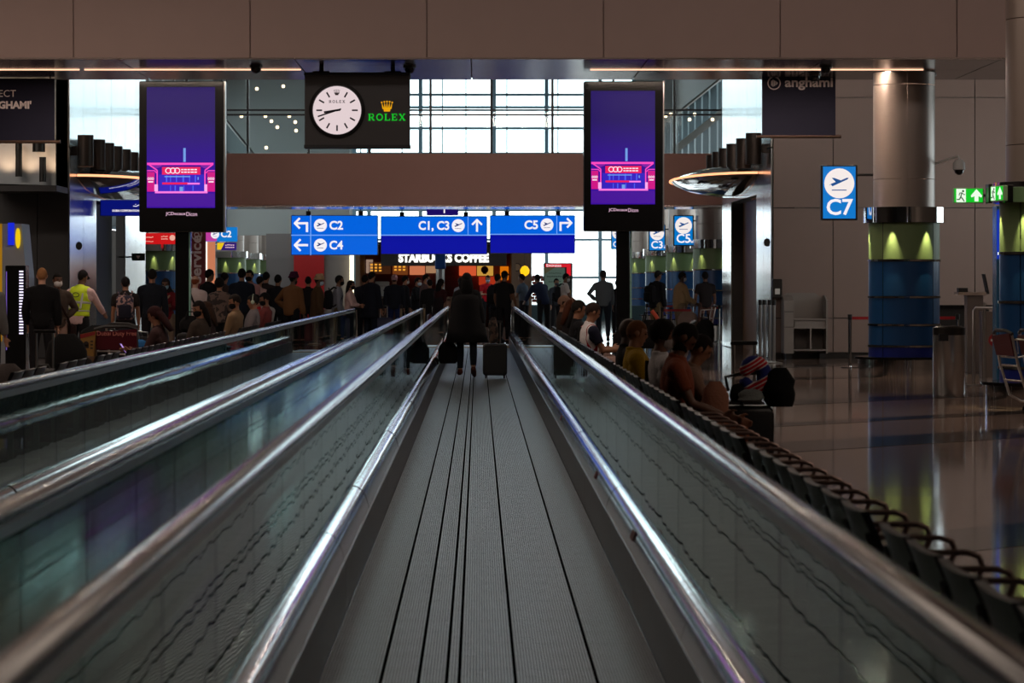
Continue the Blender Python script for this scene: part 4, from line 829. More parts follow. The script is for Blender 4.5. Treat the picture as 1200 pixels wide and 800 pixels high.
def finish_bodies():
    dg = bpy.context.evaluated_depsgraph_get(); dg.update()
    for key, d in _BODY.items():
        if 'tmp' not in d: continue
        me = bpy.data.meshes.new_from_object(d['tmp'].evaluated_get(dg)); me.name = 'body'; old = d['tmp'].data
        bpy.data.objects.remove(d['tmp']); bpy.data.meshes.remove(old); del d['tmp']; me['ok'] = 1
        co = np.empty(len(me.vertices)*3, np.float32); me.vertices.foreach_get('co', co); co = co.reshape(-1, 3); d['me'] = me; d['co'] = co
        nn = np.empty(len(me.vertices)*3, np.float32); me.vertices.foreach_get('normal', nn); d['no'] = nn.reshape(-1, 3)
        best = np.full(len(co), 1e9); lab = np.zeros(len(co), int); tt = np.zeros(len(co)); d['names'] = [b[3] for b in d['B']]
        for i, (p0, p1, r, nm) in enumerate(d['B']):
            a = np.array(p0); b = np.array(p1); ab = b-a; t = np.clip(((co-a)@ab)/max(ab@ab, 1e-9), 0, 1); ds = np.linalg.norm(co-(a+t[:, None]*ab), axis=1)-r
            q = ds < best; best[q] = ds[q]; lab[q] = i; tt[q] = t[q]
        d['lab'] = np.array([b[3] for b in d['B']])[lab]; d['t'] = tt
        npoly = len(me.polygons); ls = np.empty(npoly, int); me.polygons.foreach_get('loop_start', ls); lt = np.empty(npoly, int); me.polygons.foreach_get('loop_total', lt)
        lv = np.empty(len(me.loops), int); me.loops.foreach_get('vertex_index', lv); d['polys'] = [lv[s:s+n] for s, n in zip(ls, lt)]; d['wear'] = {}
def wear(d, name, sel, off):
    """garment mesh over the selected part of a body"""
    key = name
    if key in d['wear']: return d['wear'][key]
    keep = sel(d['lab'], d['t'], d['co']); fs = [p for p in d['polys'] if keep[p].all()]
    if not fs: return None
    used = np.unique(np.concatenate(fs)); mp = {int(v): i for i, v in enumerate(used)}
    # edge vertices stay close to the body
    cnt = {}
    for p in fs:
        for a, b in zip(p, np.roll(p, -1)): e = (min(a, b), max(a, b)); cnt[e] = cnt.get(e, 0)+1
    edge = set(); [edge.update(e) for e, n in cnt.items() if n == 1]
    o = np.full(len(d['co']), off); 
    for v in edge: o[v] = .004
    co = d['co'][used]+d['no'][used]*o[used][:, None]
    me = bpy.data.meshes.new(name); me.from_pydata([tuple(map(float, c)) for c in co], [], [tuple(mp[int(v)] for v in p) for p in fs]); me.materials.append(mat('skin_default', (150, 105, 80)))
    me.polygons.foreach_set('use_smooth', [True]*len(fs)); me.update(); me['ok'] = 1; d['wear'][key] = me; return me
def put(name, me, m, parent, M=None):
    o = bpy.data.objects.new(name, me); C.objects.link(o); o.parent = parent
    if M is not None: o.matrix_local = M
    if not me.materials: me.materials.append(m)
    o.material_slots[0].link = 'OBJECT'; o.material_slots[0].material = m; return o
_HEADW = {}
def cap_mesh(name, c, rad, keep, rough=0, extra=None, n=(22, 16), seed=1):
    if name in _HEADW: return _HEADW[name]
    b = MB(); b.ell(c, Matrix.Identity(3), rad, *n); r = random.Random(seed)
    ok = [keep(*v) for v in b.v]; fs = [f for f in b.f if all(ok[i] for i in f)]; us = sorted({i for f in fs for i in f}); mp = {u: i for i, u in enumerate(us)}
    b.v = [tuple(b.v[u][k]*(1+r.uniform(-rough, rough)) for k in range(3)) for u in us]; b.f = [tuple(mp[i] for i in f) for f in fs]; b.m = [0]*len(b.f)
    if extra: extra(b)
    me = b.mesh(name, mat('hair_default', (20, 18, 18)), True); me['ok'] = 1; fixn(me); _HEADW[name] = me; return me
def hair_mesh(kind):
    face = lambda x, y, z: not (x > .038 and z < .062) and not (z < -.03 and x > -.045) and z > -.075
    if kind == 'short': return cap_mesh('hair_short', (-.010, 0, .026), (.106, .084, .108), face, .03)
    if kind == 'cropped': return cap_mesh('hair_cropped', (-.008, 0, .022), (.101, .080, .106), face, .01)
    if kind == 'afro': return cap_mesh('hair_curly', (-.014, 0, .036), (.122, .102, .116), face, .06)
    if kind == 'balding': return cap_mesh('hair_fringe', (-.012, 0, .02), (.102, .082, .10), lambda x, y, z: face(x, y, z) and z < .05 and x < .03, .02)
    def tail(L, w_):
        def f(b): b.rings([((-.05, 0, .06), V((1, 0, 0)), V((0, 1, 0)), .05, .07), ((-.075, 0, -.03), V((1, 0, 0)), V((0, 1, 0)), .055, w_), ((-.085, 0, -.14), V((1, 0, 0)), V((0, 1, 0)), .05, w_*1.12), ((-.10, 0, -.14-L), V((1, 0, 0)), V((0, 1, 0)), .03, w_*.8)], 14)
        return f
    if kind == 'long': return cap_mesh('hair_long', (-.012, 0, .024), (.110, .092, .112), lambda x, y, z: not (x > .036 and z < .06) and z > -.11 and not (z < -.0 and x > .02), .03, tail(.16, .105))
    if kind == 'veil': return cap_mesh('head_scarf', (-.004, 0, .012), (.112, .094, .122), lambda x, y, z: not (x > .06 and z < .07 and abs(y) < .075), .01, lambda b: b.rings([((-.02, 0, -.06), V((1, 0, 0)), V((0, 1, 0)), .09, .085), ((-.02, 0, -.14), V((1, 0, 0)), V((0, 1, 0)), .11, .12), ((-.02, 0, -.20), V((1, 0, 0)), V((0, 1, 0)), .14, .17)], 16))
    if kind == 'cap': return cap_mesh('cap', (-.006, 0, .030), (.106, .086, .105), lambda x, y, z: z > .035, 0, lambda b: b.rings([((.07, 0, .052), V((0, 0, 1)), V((0, 1, 0)), .008, .075), ((.13, 0, .045), V((0, 0, 1)), V((0, 1, 0)), .006, .068), ((.165, 0, .036), V((0, 0, 1)), V((0, 1, 0)), .004, .035)], 12))
    if kind == 'beanie': return cap_mesh('knit_cap', (-.008, 0, .034), (.108, .090, .108), lambda x, y, z: z > .015 or x < -.03 and z > -.03, .01)
    if kind == 'turban':
        def f(b):
            for i in range(5): b.tube([((-.008+.108*(1-.1*i)*math.cos(a)), .096*(1-.1*i)*math.sin(a), .045+.024*i+.03*math.cos(a)*(1 if i % 2 else .4)) for a in (2*PI*j/18 for j in range(19))], .022, 8)
        return cap_mesh('turban', (-.008, 0, .06), (.105, .09, .10), lambda x, y, z: z > .05, 0, f)
def facial(kind):
    if kind == 'mask': return cap_mesh('face_mask', (.026, 0, -.048), (.087, .070, .066), lambda x, y, z: x > .012, 0, lambda b: [b.tube([(.02, s_*.068, -.03), (-.02, s_*.082, .0)], .003, 5) for s_ in (-1, 1)])
    if kind == 'chinmask': return cap_mesh('face_mask', (.020, 0, -.088), (.077, .062, .038), lambda x, y, z: x > -.01, 0, lambda b: [b.tube([(.02, s_*.066, -.07), (-.01, s_*.083, -.01)], .004, 5) for s_ in (-1, 1)])
    if kind == 'beard': return cap_mesh('beard', (.022, 0, -.060), (.079, .065, .070), lambda x, y, z: x > -.012 and z < -.025 and not (x > .07 and z > -.045), .03)
def eye_mesh():
    if 'eye' not in _HEADW:
        me = MB().ell((0, 0, 0), Matrix.Identity(3), (.008, .014, .007), 8, 6).mesh('eye', mat('eye_dark', (36, 26, 22), .2)); _HEADW['eye'] = me
        me = MB().box((0, 0, 0), (.01, .036, .007)).mesh('eyebrow', mat('brow_dark', (24, 18, 16), .8)); _HEADW['brow'] = me
        me = MB().ell((0, 0, 0), Matrix.Identity(3), (.006, .022, .007), 10, 6).mesh('mouth', mat('lip_tone', (112, 62, 54), .5)); _HEADW['mouth'] = me
    return _HEADW
POSES = {
 'stand': {}, 'stand2': {'ua_l': (8, 12), 'fa_l': (30, -6), 'ua_r': (-2, 10), 'fa_r': (12, 0), 'th_l': (6, 4), 'ca_l': (-4, 0)},
 'hips': {'ua_l': (-18, 36), 'fa_l': (30, -50), 'ua_r': (-18, 36), 'fa_r': (30, -50)}, 'hip_l': {'ua_l': (-18, 38), 'fa_l': (22, -46)},
 'folded': {'ua_l': (22, 14), 'fa_l': (76, -48), 'ua_r': (22, 14), 'fa_r': (86, -48), 'head_pitch': 8},
 'phone': {'ua_l': (18, 8), 'fa_l': (96, -16), 'ua_r': (14, 8), 'fa_r': (92, -20), 'head_pitch': 28, 'hunch': 6},
 'push': {'ua_l': (16, 10), 'fa_l': (66, -4), 'ua_r': (16, 10), 'fa_r': (66, -4), 'lean': 5},
 'bend': {'ua_l': (40, 10), 'fa_l': (50, -5), 'ua_r': (40, 10), 'fa_r': (58, -5), 'lean': 24, 'hunch': 8},
 'walk': {'fem': 1, 'ua_l': (-6, 14), 'fa_l': (4, 3), 'ua_r': (-14, 16), 'fa_r': (-6, 6), 'th_l': (8, 2), 'ca_l': (-2, 0), 'th_r': (-10, 2), 'ca_r': (-26, 0), 'toe_r': 28, 'hz': .925},
 'walk_m': {'th_l': (20, 2), 'ca_l': (6, 0), 'th_r': (-14, 2), 'ca_r': (-30, 0), 'toe_r': 30, 'ua_l': (-12, 9), 'ua_r': (20, 9), 'fa_r': (52, -4), 'hz': .905},
 'kurta': {'fat': 1.28, 'ua_l': (20, 14), 'fa_l': (60, -6), 'ua_r': (16, 14), 'fa_r': (60, -6)},
 'big': {'fat': 1.14, 'ua_l': (4, 14), 'fa_l': (22, 0), 'ua_r': (10, 13), 'fa_r': (34, -4)},
 'fem': {'fem': 1, 'ua_l': (8, 10), 'fa_l': (48, -20)}, 'fem_phone': {'fem': 1, 'ua_l': (18, 8), 'fa_l': (100, -14), 'ua_r': (8, 8), 'fa_r': (60, -22), 'head_pitch': 20},
 'fem_folded': {'fem': 1, 'ua_l': (22, 14), 'fa_l': (76, -50), 'ua_r': (22, 14), 'fa_r': (90, -50)},
 'sit': {'sit': 1, 'lean': -18, 'ua_l': (16, 8), 'fa_l': (62, -10), 'ua_r': (16, 8), 'fa_r': (66, -12), 'hunch': 8, 'head_pitch': 16},
 'sit_bent': {'sit': 1, 'lean': -14, 'ua_l': (20, 8), 'fa_l': (66, -12), 'ua_r': (26, 9), 'fa_r': (70, -10), 'hunch': 16, 'head_pitch': 42},
 'sit_phone': {'sit': 1, 'lean': -17, 'ua_l': (26, 8), 'fa_l': (96, -18), 'ua_r': (26, 8), 'fa_r': (92, -20), 'hunch': 16, 'head_pitch': 30},
 'sit_fwd': {'sit': 1, 'fem': 1, 'lean': -4, 'ua_l': (30, 8), 'fa_l': (60, -12), 'ua_r': (30, 8), 'fa_r': (66, -10), 'hunch': 14, 'head_pitch': 20},
 'sit_slouch': {'sit': 1, 'lean': -20, 'ua_l': (6, 10), 'fa_l': (58, -14), 'ua_r': (6, 10), 'fa_r': (58, -12), 'hunch': 22, 'head_pitch': 16},
 'sit_fem': {'sit': 1, 'fem': 1, 'lean': -18, 'ua_l': (20, 8), 'fa_l': (80, -16), 'ua_r': (14, 8), 'fa_r': (64, -14), 'hunch': 16, 'head_pitch': 14},
}
isin = lambda lab, *n: np.isin(lab, n)
def sel_top(sl):
    f = {'long': 2.0, 'mid': .0, 'short': -.45, 'none': -1}[sl]
    def g(lab, t, co):
        k = isin(lab, 'torso') | (isin(lab, 'hips') & (co[:, 2] > (.85 if co[:, 2].max() > 1.5 else .36)))
        if sl == 'long': k = k | isin(lab, 'uarm') | (isin(lab, 'farm') & (t < .95))
        elif sl == 'short': k = k | (isin(lab, 'uarm') & (t < .66))
        return k
    return g
def sel_leg(kind):
    def g(lab, t, co):
        k = isin(lab, 'hips', 'thigh')
        return k | (isin(lab, 'calf') & (t < .93)) if kind == 'long' else isin(lab, 'hips') | (isin(lab, 'thigh'))
    return g
sel_foot = lambda lab, t, co: isin(lab, 'foot') | (isin(lab, 'calf') & (t > .955))
SK = {'pale': (196, 148, 124), 'tan': (150, 104, 78), 'brown': (106, 70, 50), 'dark': (62, 42, 33)}
PEOPLE = []
def person(label, x, D, yaw, pose='stand', h=1.75, top=(30, 30, 34), sleeve='long', legs=(24, 24, 28), legk='long', shoes=(22, 20, 20), hair=('short', (20, 17, 16)), skin='tan', face=None, off=.016, group=None, sit=None, extra=None, mod=None, vox=None, topmat=None, coat=None, X=None):
    PEOPLE.append(locals())
def build_people():
    for p in PEOPLE:
        k = dict(POSES[p['pose']]); k.update(p['mod'] or {}); key = p['pose']+repr(sorted((p['mod'] or {}).items()))
        p['key'] = key; queue_body(key, k, p['vox'] or .0165)
    finish_bodies()
    for p in PEOPLE:
        d = _BODY[p['key']]; sc_ = p['h']/1.75; D = p['D']; res = d['res']
        x = p['X'] if p['X'] is not None else wx(p['x'], D)
        z = p['sit'] if p['sit'] is not None else -res['drop']*sc_+.004
        if 'middle walkway' in p['label']: z += .016
        t = thing('person', p['label'], 'person', (x, D, z), math.radians(p['yaw']), p['group']); t.scale = (sc_,)*3; p['root'] = t; p['res'] = res
        put('body', d['me'], mat('skin_'+p['skin'], SK[p['skin']], .55, 0, .05, 120, .06), t)
        tm = p['topmat'] or cloth(p['top'])
        g = wear(d, 'shirt_'+p['sleeve']+str(p['off']), sel_top(p['sleeve']), p['off'])
        if g: put({'long': 'jacket' if p['off'] > .02 else 'shirt', 'short': 't_shirt', 'none': 'vest', 'mid': 'vest'}[p['sleeve']], g, tm, t)
        g = wear(d, 'trousers_'+p['legk'], sel_leg(p['legk']), .012)
        if g: put('trousers' if p['legk'] == 'long' else 'shorts', g, cloth(p['legs']), t)
        g = wear(d, 'shoes', sel_foot, .008)
        if g: put('shoes', g, cloth(p['shoes']), t)
        if p['coat']:       # long garment hanging from the chest
            L, w0, w1, m = p['coat']; c1, up2, fw2 = res['chestM']; key = ('coat', p['key'], L, w0, w1)
            if key not in _HEADW:
                b = MB(); rr = []
                for i, (a, k_) in enumerate(((.33, .55), (.29, .92), (.20, 1.0), (.05, 1.0), (-.15, 1.05), (-.35, 1.1), (.1-L, 1.15))):
                    wd_ = (w0+(w1-w0)*i/6)*k_; rr.append((c1+up2*a, fw2, V((0, 1, 0)), wd_*.68, wd_))
                b.rings(rr, 22); _HEADW[key] = b.mesh('long_garment', cloth((30, 30, 34)), True); fixn(_HEADW[key]); _HEADW[key]['ok'] = 1
            put('long_garment', _HEADW[key], m, t)
        H = res['head']; E = eye_mesh()
        if p['hair']: put({'veil': 'head_scarf', 'cap': 'cap', 'turban': 'turban', 'beanie': 'knit_cap'}.get(p['hair'][0], 'hair'), hair_mesh(p['hair'][0]), cloth(p['hair'][1]), t, H)
        if p['hair'] and p['hair'][0] in ('cap', 'beanie', 'turban'): put('hair', hair_mesh('cropped'), cloth((22, 18, 17)), t, H)
        f = p['face']
        if f:
            for q in f: put({'mask': 'face_mask', 'chinmask': 'face_mask', 'beard': 'beard'}[q[0]], facial(q[0]), cloth(q[1]), t, H)
        for s_ in (-1, 1):
            put('eye', E['eye'], mat('eye_dark', (36, 26, 22)), t, H @ Matrix.Translation((.082, s_*.031, .016))); put('eyebrow', E['brow'], mat('brow_dark', (24, 18, 16)), t, H @ Matrix.Translation((.090, s_*.033, .037)))
        if not f or f[0][0] != 'mask': put('mouth', E['mouth'], mat('lip_tone', (112, 62, 54)), t, H @ Matrix.Translation((.095, 0, -.052)))
        if p['extra']: p['extra'](p, t, d)
# worn things are placed from the wearer's pose
def world(p, v): 
    t = p['root']; s_ = t.scale[0]; return t.location + Matrix.Rotation(t.rotation_euler[2], 3, 'Z') @ (V(v)*s_)
def backpack(label, col, trim=None):
    def f(p, t, d):
        c, ln = d['res']['back']; o = thing('backpack', label, 'backpack', world(p, c-V((.0, 0, .03))), t.rotation_euler[2])
        R = .5 if False else 0
        m = trim or cloth(col)
        MB().rbox((-.06, 0, -.02), (.17, .29, .44), .07, 4, axis='Y').build('main_pocket', m, o, True); MB().rbox((-.16, 0, -.09), (.07, .22, .24), .03, axis='Y').build('front_pocket', cloth(tuple(int(v*.6) for v in col)), o, True)
        for s_ in (-1, 1): MB().tube([(-.02, s_*.10, .20), (.07, s_*.12, .27), (.19, s_*.13, .20), (.245, s_*.125, .06), (.19, s_*.15, -.09), (.02, s_*.14, -.18)], .017, 6).build('shoulder_strap', m, o)
        MB().tube([(-.04, -.04, .2), (-.05, 0, .25), (-.04, .04, .2)], .012, 6).build('grab_handle', m, o)
    return f
def strap_bag(label, col, side=1):
    def f(p, t, d):
        c1, up2, fw2 = d['res']['chestM']; o = thing('shoulder_bag', label, 'bag', world(p, (0, 0, 0)), t.rotation_euler[2]); o.scale = t.scale
        q = lambda a, u, y: c1+up2*a+fw2*u+V((0, y, 0)); m = cloth(col)
        MB().tube([q(.33, .0, side*.10), q(.36, -.10, side*.08), q(.18, -.155, 0), q(0, -.15, -side*.10), q(-.16, -.10, -side*.22), q(-.2, .02, -side*.25), q(-.02, .14, -side*.13), q(.18, .155, 0), q(.32, .10, side*.09), q(.33, .0, side*.10)], .02, 6).build('strap', m, o)
        MB().rbox(tuple(q(-.28, -.02, -side*.27)), (.28, .1, .22), .04, axis='Y').build('pouch', m, o)
    return f
def both(*fs): return lambda p, t, d: [f(p, t, d) for f in fs]
def hivis(p, t, d):
    c1, up2, fw2 = d['res']['chestM']; g = wear(d, 'vest', lambda lab, t_, co: isin(lab, 'torso') | (isin(lab, 'hips') & (co[:, 2] > .97)), .030)
    put('safety_vest', g, mat('hivis_yellow', (196, 222, 20), .7), t)
    for i, (z0, z1) in enumerate(((.02, .065), (.16, .20))):
        g = wear(d, 'band%d' % i, lambda lab, t_, co: isin(lab, 'torso', 'hips') & (co[:, 2] > c1.z+z0-.05) & (co[:, 2] < c1.z+z1-.02), .036)
        if g: put('reflective_band', g, mat('reflective_grey', (176, 176, 170), .4), t)
    for s_ in (-1, 1): MB().tube([c1+up2*.30+V((-.11, s_*.10, 0)), c1+up2*.05+V((-.155, s_*.10, 0))], .018, 6).build('reflective_band', mat('reflective_grey', (176, 176, 170)), t)
    b = MB(); b.tube([c1+up2*.25+fw2*(-.158)+V((0, .06*math.cos(a), .035*math.sin(a))) for a in (2*PI*i/14 for i in range(15))], .006, 5); b.build('ring_print', mat('vest_print', (30, 46, 30), .7), t)
def phone(label, col=(20, 20, 24), off=(0, .05, .02), scr=None):
    def f(p, t, d):
        a = (d['res']['hand_l']+d['res']['hand_r'])/2 if off[0] == 2 else d['res']['hand_l']
        o = thing('mobile_phone', label, 'phone', world(p, a+V((.03, -.02, .02))), t.rotation_euler[2]); MB().rbox((0, 0, 0), (.012, .075, .15), .006, axis='Y', ry=.6).build('case', cloth(col), o); MB().box((-.009, 0, .0), (.002, .066, .135), ry=.6).build('screen', scr or emi((150, 170, 200), .5), o)
    return f
# ---------------------------------------------------------------- benches
SEATM = mat('seat_navy_leather', (27, 29, 36), .40, 0, .12, 70); ARMM = mat('armrest_bronze', (158, 130, 120), .4, .5)
def make_bench(n, pitch, label):
    t = thing('airport_bench', label, 'bench'); L = n*pitch
    MB().box((.18, L/2, .33), (.07, L-.1, .06)).build('beam', DARKSTEEL, t)
    lg = MB().box((.18, 0, .16), (.05, .06, .32)).box((.18, 0, .015), (.5, .06, .03)).box((-.06, 0, .02), (.04, .05, .04)).box((.42, 0, .02), (.04, .05, .04)).mesh('leg', STEEL)
    for y in (pitch*.6, L-pitch*.6): link('leg', lg, t, (0, y, 0))
    def shell(prof, th, wd):
        b = MB(); k = len(prof); m = 6; vs = []
        for sd in (0, 1):
            for x, z, cv in prof:
                for j in range(m+1):
                    v = (j/m-.5); c = 1-(2*v)**2; vs.append((x-cv*c*.5+(0 if sd else .0), v*wd, z-(cv*c*.2)-(th if sd and prof[0][1] < .5 and abs(prof[0][1]-prof[-1][1]) < .1 else 0)))
                    if sd and abs(prof[0][1]-prof[-1][1]) > .1: vs[-1] = (vs[-1][0]-th, vs[-1][1], vs[-1][2])
        N = k*(m+1); w_ = m+1; fs = []
        for sd in (0, 1): fs += [(sd*N+i*w_+j, sd*N+i*w_+j+1, sd*N+(i+1)*w_+j+1, sd*N+(i+1)*w_+j) for i in range(k-1) for j in range(m)]
        fs += [(i*w_, (i+1)*w_, N+(i+1)*w_, N+i*w_) for i in range(k-1)]+[(i*w_+m, (i+1)*w_+m, N+(i+1)*w_+m, N+i*w_+m) for i in range(k-1)]
        fs += [(j, j+1, N+j+1, N+j) for j in range(m)]+[((k-1)*w_+j, (k-1)*w_+j+1, N+(k-1)*w_+j+1, N+(k-1)*w_+j) for j in range(m)]
        return b.add(vs, fs)
    bk = shell([(.055, .47, .02), (.03, .56, .05), (.0, .68, .05), (-.035, .78, .04), (-.065, .845, .02)], .030, pitch-.075).mesh('backrest', SEATM, True)
    st = shell([(.06, .365, .02), (.2, .36, .02), (.36, .375, .01), (.47, .385, .0), (.495, .36, 0)], .035, pitch-.05).mesh('seat', SEATM, True)
    seam = MB()
    for z, x in ((.56, .03), (.645, .01), (.73, -.015)): seam.box((x-.032, 0, z), (.014, pitch-.12, .006))
    sp = MB().box((-.03, 0, .60), (.02, .012, .36), ry=-.22).mesh('side_rail', DARKSTEEL)
    ar = MB().tube([(-.03, 0, .60), (-.02, 0, .650), (.05, 0, .660), (.35, 0, .658), (.39, 0, .645), (.405, 0, .61), (.39, 0, .57), (.22, 0, .36)], .0115, 8).mesh('armrest', ARMM, True)
    for i in range(n):
        y = (i+.5)*pitch; link('backrest', bk, t, (0, y, 0), True); link('seat', st, t, (0, y, 0), True); link('side_rail', sp, t, (0, y-(pitch-.06)/2, 0)); link('side_rail', sp, t, (0, y+(pitch-.06)/2, 0))
    for i in range(n+1): link('armrest', ar, t, (0, i*pitch, 0), True)
    return t
ordn = ['first', 'second', 'third', 'fourth', 'fifth', 'sixth', 'seventh', 'eighth', 'ninth', 'tenth', 'eleventh', 'twelfth', 'thirteenth']
BXR = 1.35; proto = make_bench(7, .55, 'x')
rl = ['dark bench unit with bronze armrests nearest the camera behind the right handrail', 'empty dark bench unit second from the camera behind the right handrail', 'empty dark bench unit just in front of the man in the rust t-shirt', 'dark bench unit under the man in the rust t-shirt', 'dark bench unit under the boy in white and the person in mustard yellow', 'empty dark bench unit behind the bald man with a chin mask', 'dark bench unit under the man in the striped polo shirt', 'dark bench unit two behind the striped polo man', 'dark bench unit near the display pole behind the right handrail', 'farthest dark bench unit behind the right handrail']
for k in range(10):
    o = proto if k == 0 else copy_tree(proto); o.location = (BXR, 4.75+4.2*k, 0); o['label'] = rl[k]; o['group'] = 'benches along the right handrail'
p3 = make_bench(3, .6, 'x'); p3.rotation_euler = (0, 0, PI); BXL = -3.965; k = 0
p5 = make_bench(6, .6, 'x'); p5.rotation_euler = (0, 0, PI)
ll = ['three seat dark bench unit nearest the camera behind the far left handrail', 'three seat bench unit just beyond the gap with the silver luggage handle', 'three seat bench unit in front of the yellow box', 'six seat bench unit below the maroon trolley panel', 'six seat bench unit under the woman holding up a phone', 'six seat bench unit under the woman with the black mask', 'six seat bench unit under the man in grey hoodie', 'six seat bench unit farthest along the left handrail']
ys = [(p3, 22.75), (p3, 25.25), (p3, 27.8), (p5, 30.3), (p5, 34.3), (p5, 38.3), (p5, 44.5), (p5, 50.0)]; used = set()
for i, (pr, y) in enumerate(ys):
    o = pr if id(pr) not in used else copy_tree(pr); used.add(id(pr)); n = 3 if pr is p3 else 6; o.location = (BXL, y+n*.6, 0); o['label'] = ll[i]; o['group'] = 'benches along the left handrail'
# ---------------------------------------------------------------- people in the photo
SX, SLX = 1.515, -4.13
BLK = (20, 20, 23); NAVY = (24, 28, 42)
person('woman walking away on the middle walkway in a long black coat with long hair', 547, 45.3, 90, 'walk', 1.66, (13, 13, 16), legs=(20, 24, 34), shoes=(86, 44, 34), hair=('long', (14, 12, 12)), skin='tan', off=.022, coat=(.62, .23, .33, cloth((15, 15, 18))))
# right bench
person('bearded man in rust t-shirt sitting bent over on the right bench', 0, 19.95, -6, 'sit_bent', 1.66, (128, 64, 42), 'short', (150, 84, 46), 'short', skin='brown', face=[('beard', (18, 14, 13))], X=SX-.01, vox=.0105, mod={'head_yaw': 4, 'lean': -19, 'hunch': 16, 'head_pitch': 48}, hair=('cropped', (20, 16, 15)))
person('dark haired woman in beige leaning forward beside the man in rust t-shirt', 0, 20.6, 0, 'sit_fwd', 1.52, (132, 104, 88), legs=(60, 50, 46), hair=('short', (26, 18, 16)), X=SX+.05, vox=.0105, mod={'head_pitch': 34})
person('boy with thick curly hair and white shirt on the right bench', 0, 21.9, 10, 'sit', 1.62, (206, 200, 200), 'short', hair=('afro', (20, 15, 14)), skin='brown', face=[('mask', (150, 140, 136))], X=SX+.04, vox=.0105, extra=strap_bag('dark strap bag across the back of the boy in the white shirt', (30, 24, 24)))
person('person in mustard yellow hooded top sitting beyond the boy in white', 0, 23.9, 0, 'sit', 1.60, (158, 124, 16), hair=('cropped', (110, 70, 44)), skin='tan', X=SX-.05, vox=.0105, off=.024)
person('bald man in black with white mask pulled to his chin, right bench', 0, 25.1, 12, 'sit', 1.60, (18, 18, 20), hair=None, skin='dark', face=[('chinmask', (160, 158, 156))], X=SX-.06, vox=.0105)
person('man in white and navy polo shirt holding a red phone, right bench', 0, 34.8, 15, 'sit_phone', 1.68, (214, 206, 206), 'short', hair=('short', (46, 32, 28)), skin='tan', X=SX-.06, vox=.012, extra=both(strap_bag('black strap across the back of the polo shirt man', (16, 16, 18)), phone('red phone held by the man in the polo shirt', (200, 20, 40))))
person('dark haired man in black sitting just beyond the polo shirt man', 0, 37.4, 8, 'sit', 1.70, (24, 24, 28), hair=('short', (30, 26, 22)), X=SX-.06)
person('person with dark bob hair on the right bench, two beyond the polo shirt man', 0, 38.8, 5, 'sit_fem', 1.66, (30, 28, 32), hair=('long', (22, 17, 16)), X=SX-.06)
person('woman with reddish hair and headphones on the right bench', 0, 41.0, 10, 'sit_fem', 1.68, (40, 34, 36), hair=('long', (84, 46, 30)), X=SX-.08)
person('person in beige cap sitting far along the right bench', 0, 43.0, 10, 'sit', 1.74, (60, 48, 42), hair=('beanie', (140, 108, 92)), X=SX-.08)
person('child with dark hair sitting low at the far end of the right bench', 0, 45.2, 10, 'sit_slouch', 1.5, (50, 46, 48), hair=('short', (60, 44, 36)), X=SX-.06)
# left bench
person('person with dark maroon hair and raised phone hand on the left bench', 0, 34.9, 172, 'sit_phone', 1.62, (60, 40, 40), hair=('long', (44, 16, 18)), skin='tan', X=SLX, extra=phone('phone held up by the maroon haired person on the left bench', (60, 50, 90), scr=emi((190, 150, 230), .9)))
person('woman with black face mask looking back over the left bench', 0, 40.0, 150, 'sit_fem', 1.66, (64, 54, 48), hair=('long', (24, 18, 17)), skin='tan', face=[('mask', (16, 16, 18))], X=SLX+.02, mod={'head_yaw': 70})
person('person with long brown hair beside the woman with black mask', 0, 41.2, 178, 'sit_fem', 1.64, (58, 44, 46), hair=('long', (56, 38, 30)), X=SLX)
person('man in tan jacket with black mask sitting on the left bench', 0, 45.4, 165, 'sit', 1.76, (122, 98, 74), hair=('short', (24, 18, 16)), skin='tan', face=[('mask', (16, 16, 18))], X=SLX, mod={'head_yaw': 30}, off=.02)
person('person in grey hoodie with pale headphone strap on the left bench', 0, 49.0, 178, 'sit', 1.72, (118, 110, 112), hair=('short', (26, 22, 21)), X=SLX, off=.024)
person('man in dusty red shirt with black mask on the left bench', 0, 51.8, 165, 'sit', 1.76, (132, 62, 60), hair=('short', (20, 16, 15)), skin='tan', face=[('mask', (16, 16, 18))], X=SLX, mod={'head_yaw': 30})
person('person in bright red top far along the left bench', 0, 54.4, 178, 'sit_slouch', 1.7, (170, 18, 30), hair=('short', (24, 18, 17)), X=SLX-.3)
person('person in white with pale blue mask far along the left bench', 0, 56.6, 140, 'sit', 1.74, (190, 176, 170), hair=('short', (22, 18, 17)), face=[('mask', (150, 170, 180))], X=SLX-.35, mod={'head_yaw': 60})
# standing at left
person('person in grey sleeve cut by the left frame edge', -14, 36, 60, 'stand2', 1.72, (96, 96, 96), legs=(28, 30, 40), off=.022)
person('tall man with fair cropped hair in black hoodie at left', 49, 42, 96, 'stand2', 1.77, (15, 15, 17), hair=('cropped', (150, 104, 66)), skin='pale', off=.028)
person('man in brown jacket with white mask and hand on hip, left', 66, 44.0, -60, 'hips', 1.70, (72, 60, 52), legs=(150, 122, 110), skin='brown', face=[('mask', (214, 210, 208))], hair=('cropped', (20, 17, 16)), off=.022, extra=strap_bag('dark shoulder bag strap on the man in the brown jacket', (36, 20, 18), -1))
person('airport worker in yellow safety vest and black cap at left', 92, 45.5, 70, 'bend', 1.76, (206, 176, 176), legs=BLK, hair=('cap', (20, 20, 22)), skin='brown', extra=hivis, mod={'lean': 8, 'hunch': 2, 'head_pitch': 22})
person('man in dark t-shirt and cap wearing a patterned backpack, left', 147, 48, 95, 'stand', 1.64, (34, 28, 27), 'short', hair=('cap', (22, 20, 20)), skin='tan', extra=backpack('patterned grey and navy backpack on the man with the dark cap', (44, 44, 66), pattern_cloth('camo_backpack', 'camo', (150, 120, 116), (44, 42, 60), 14)))
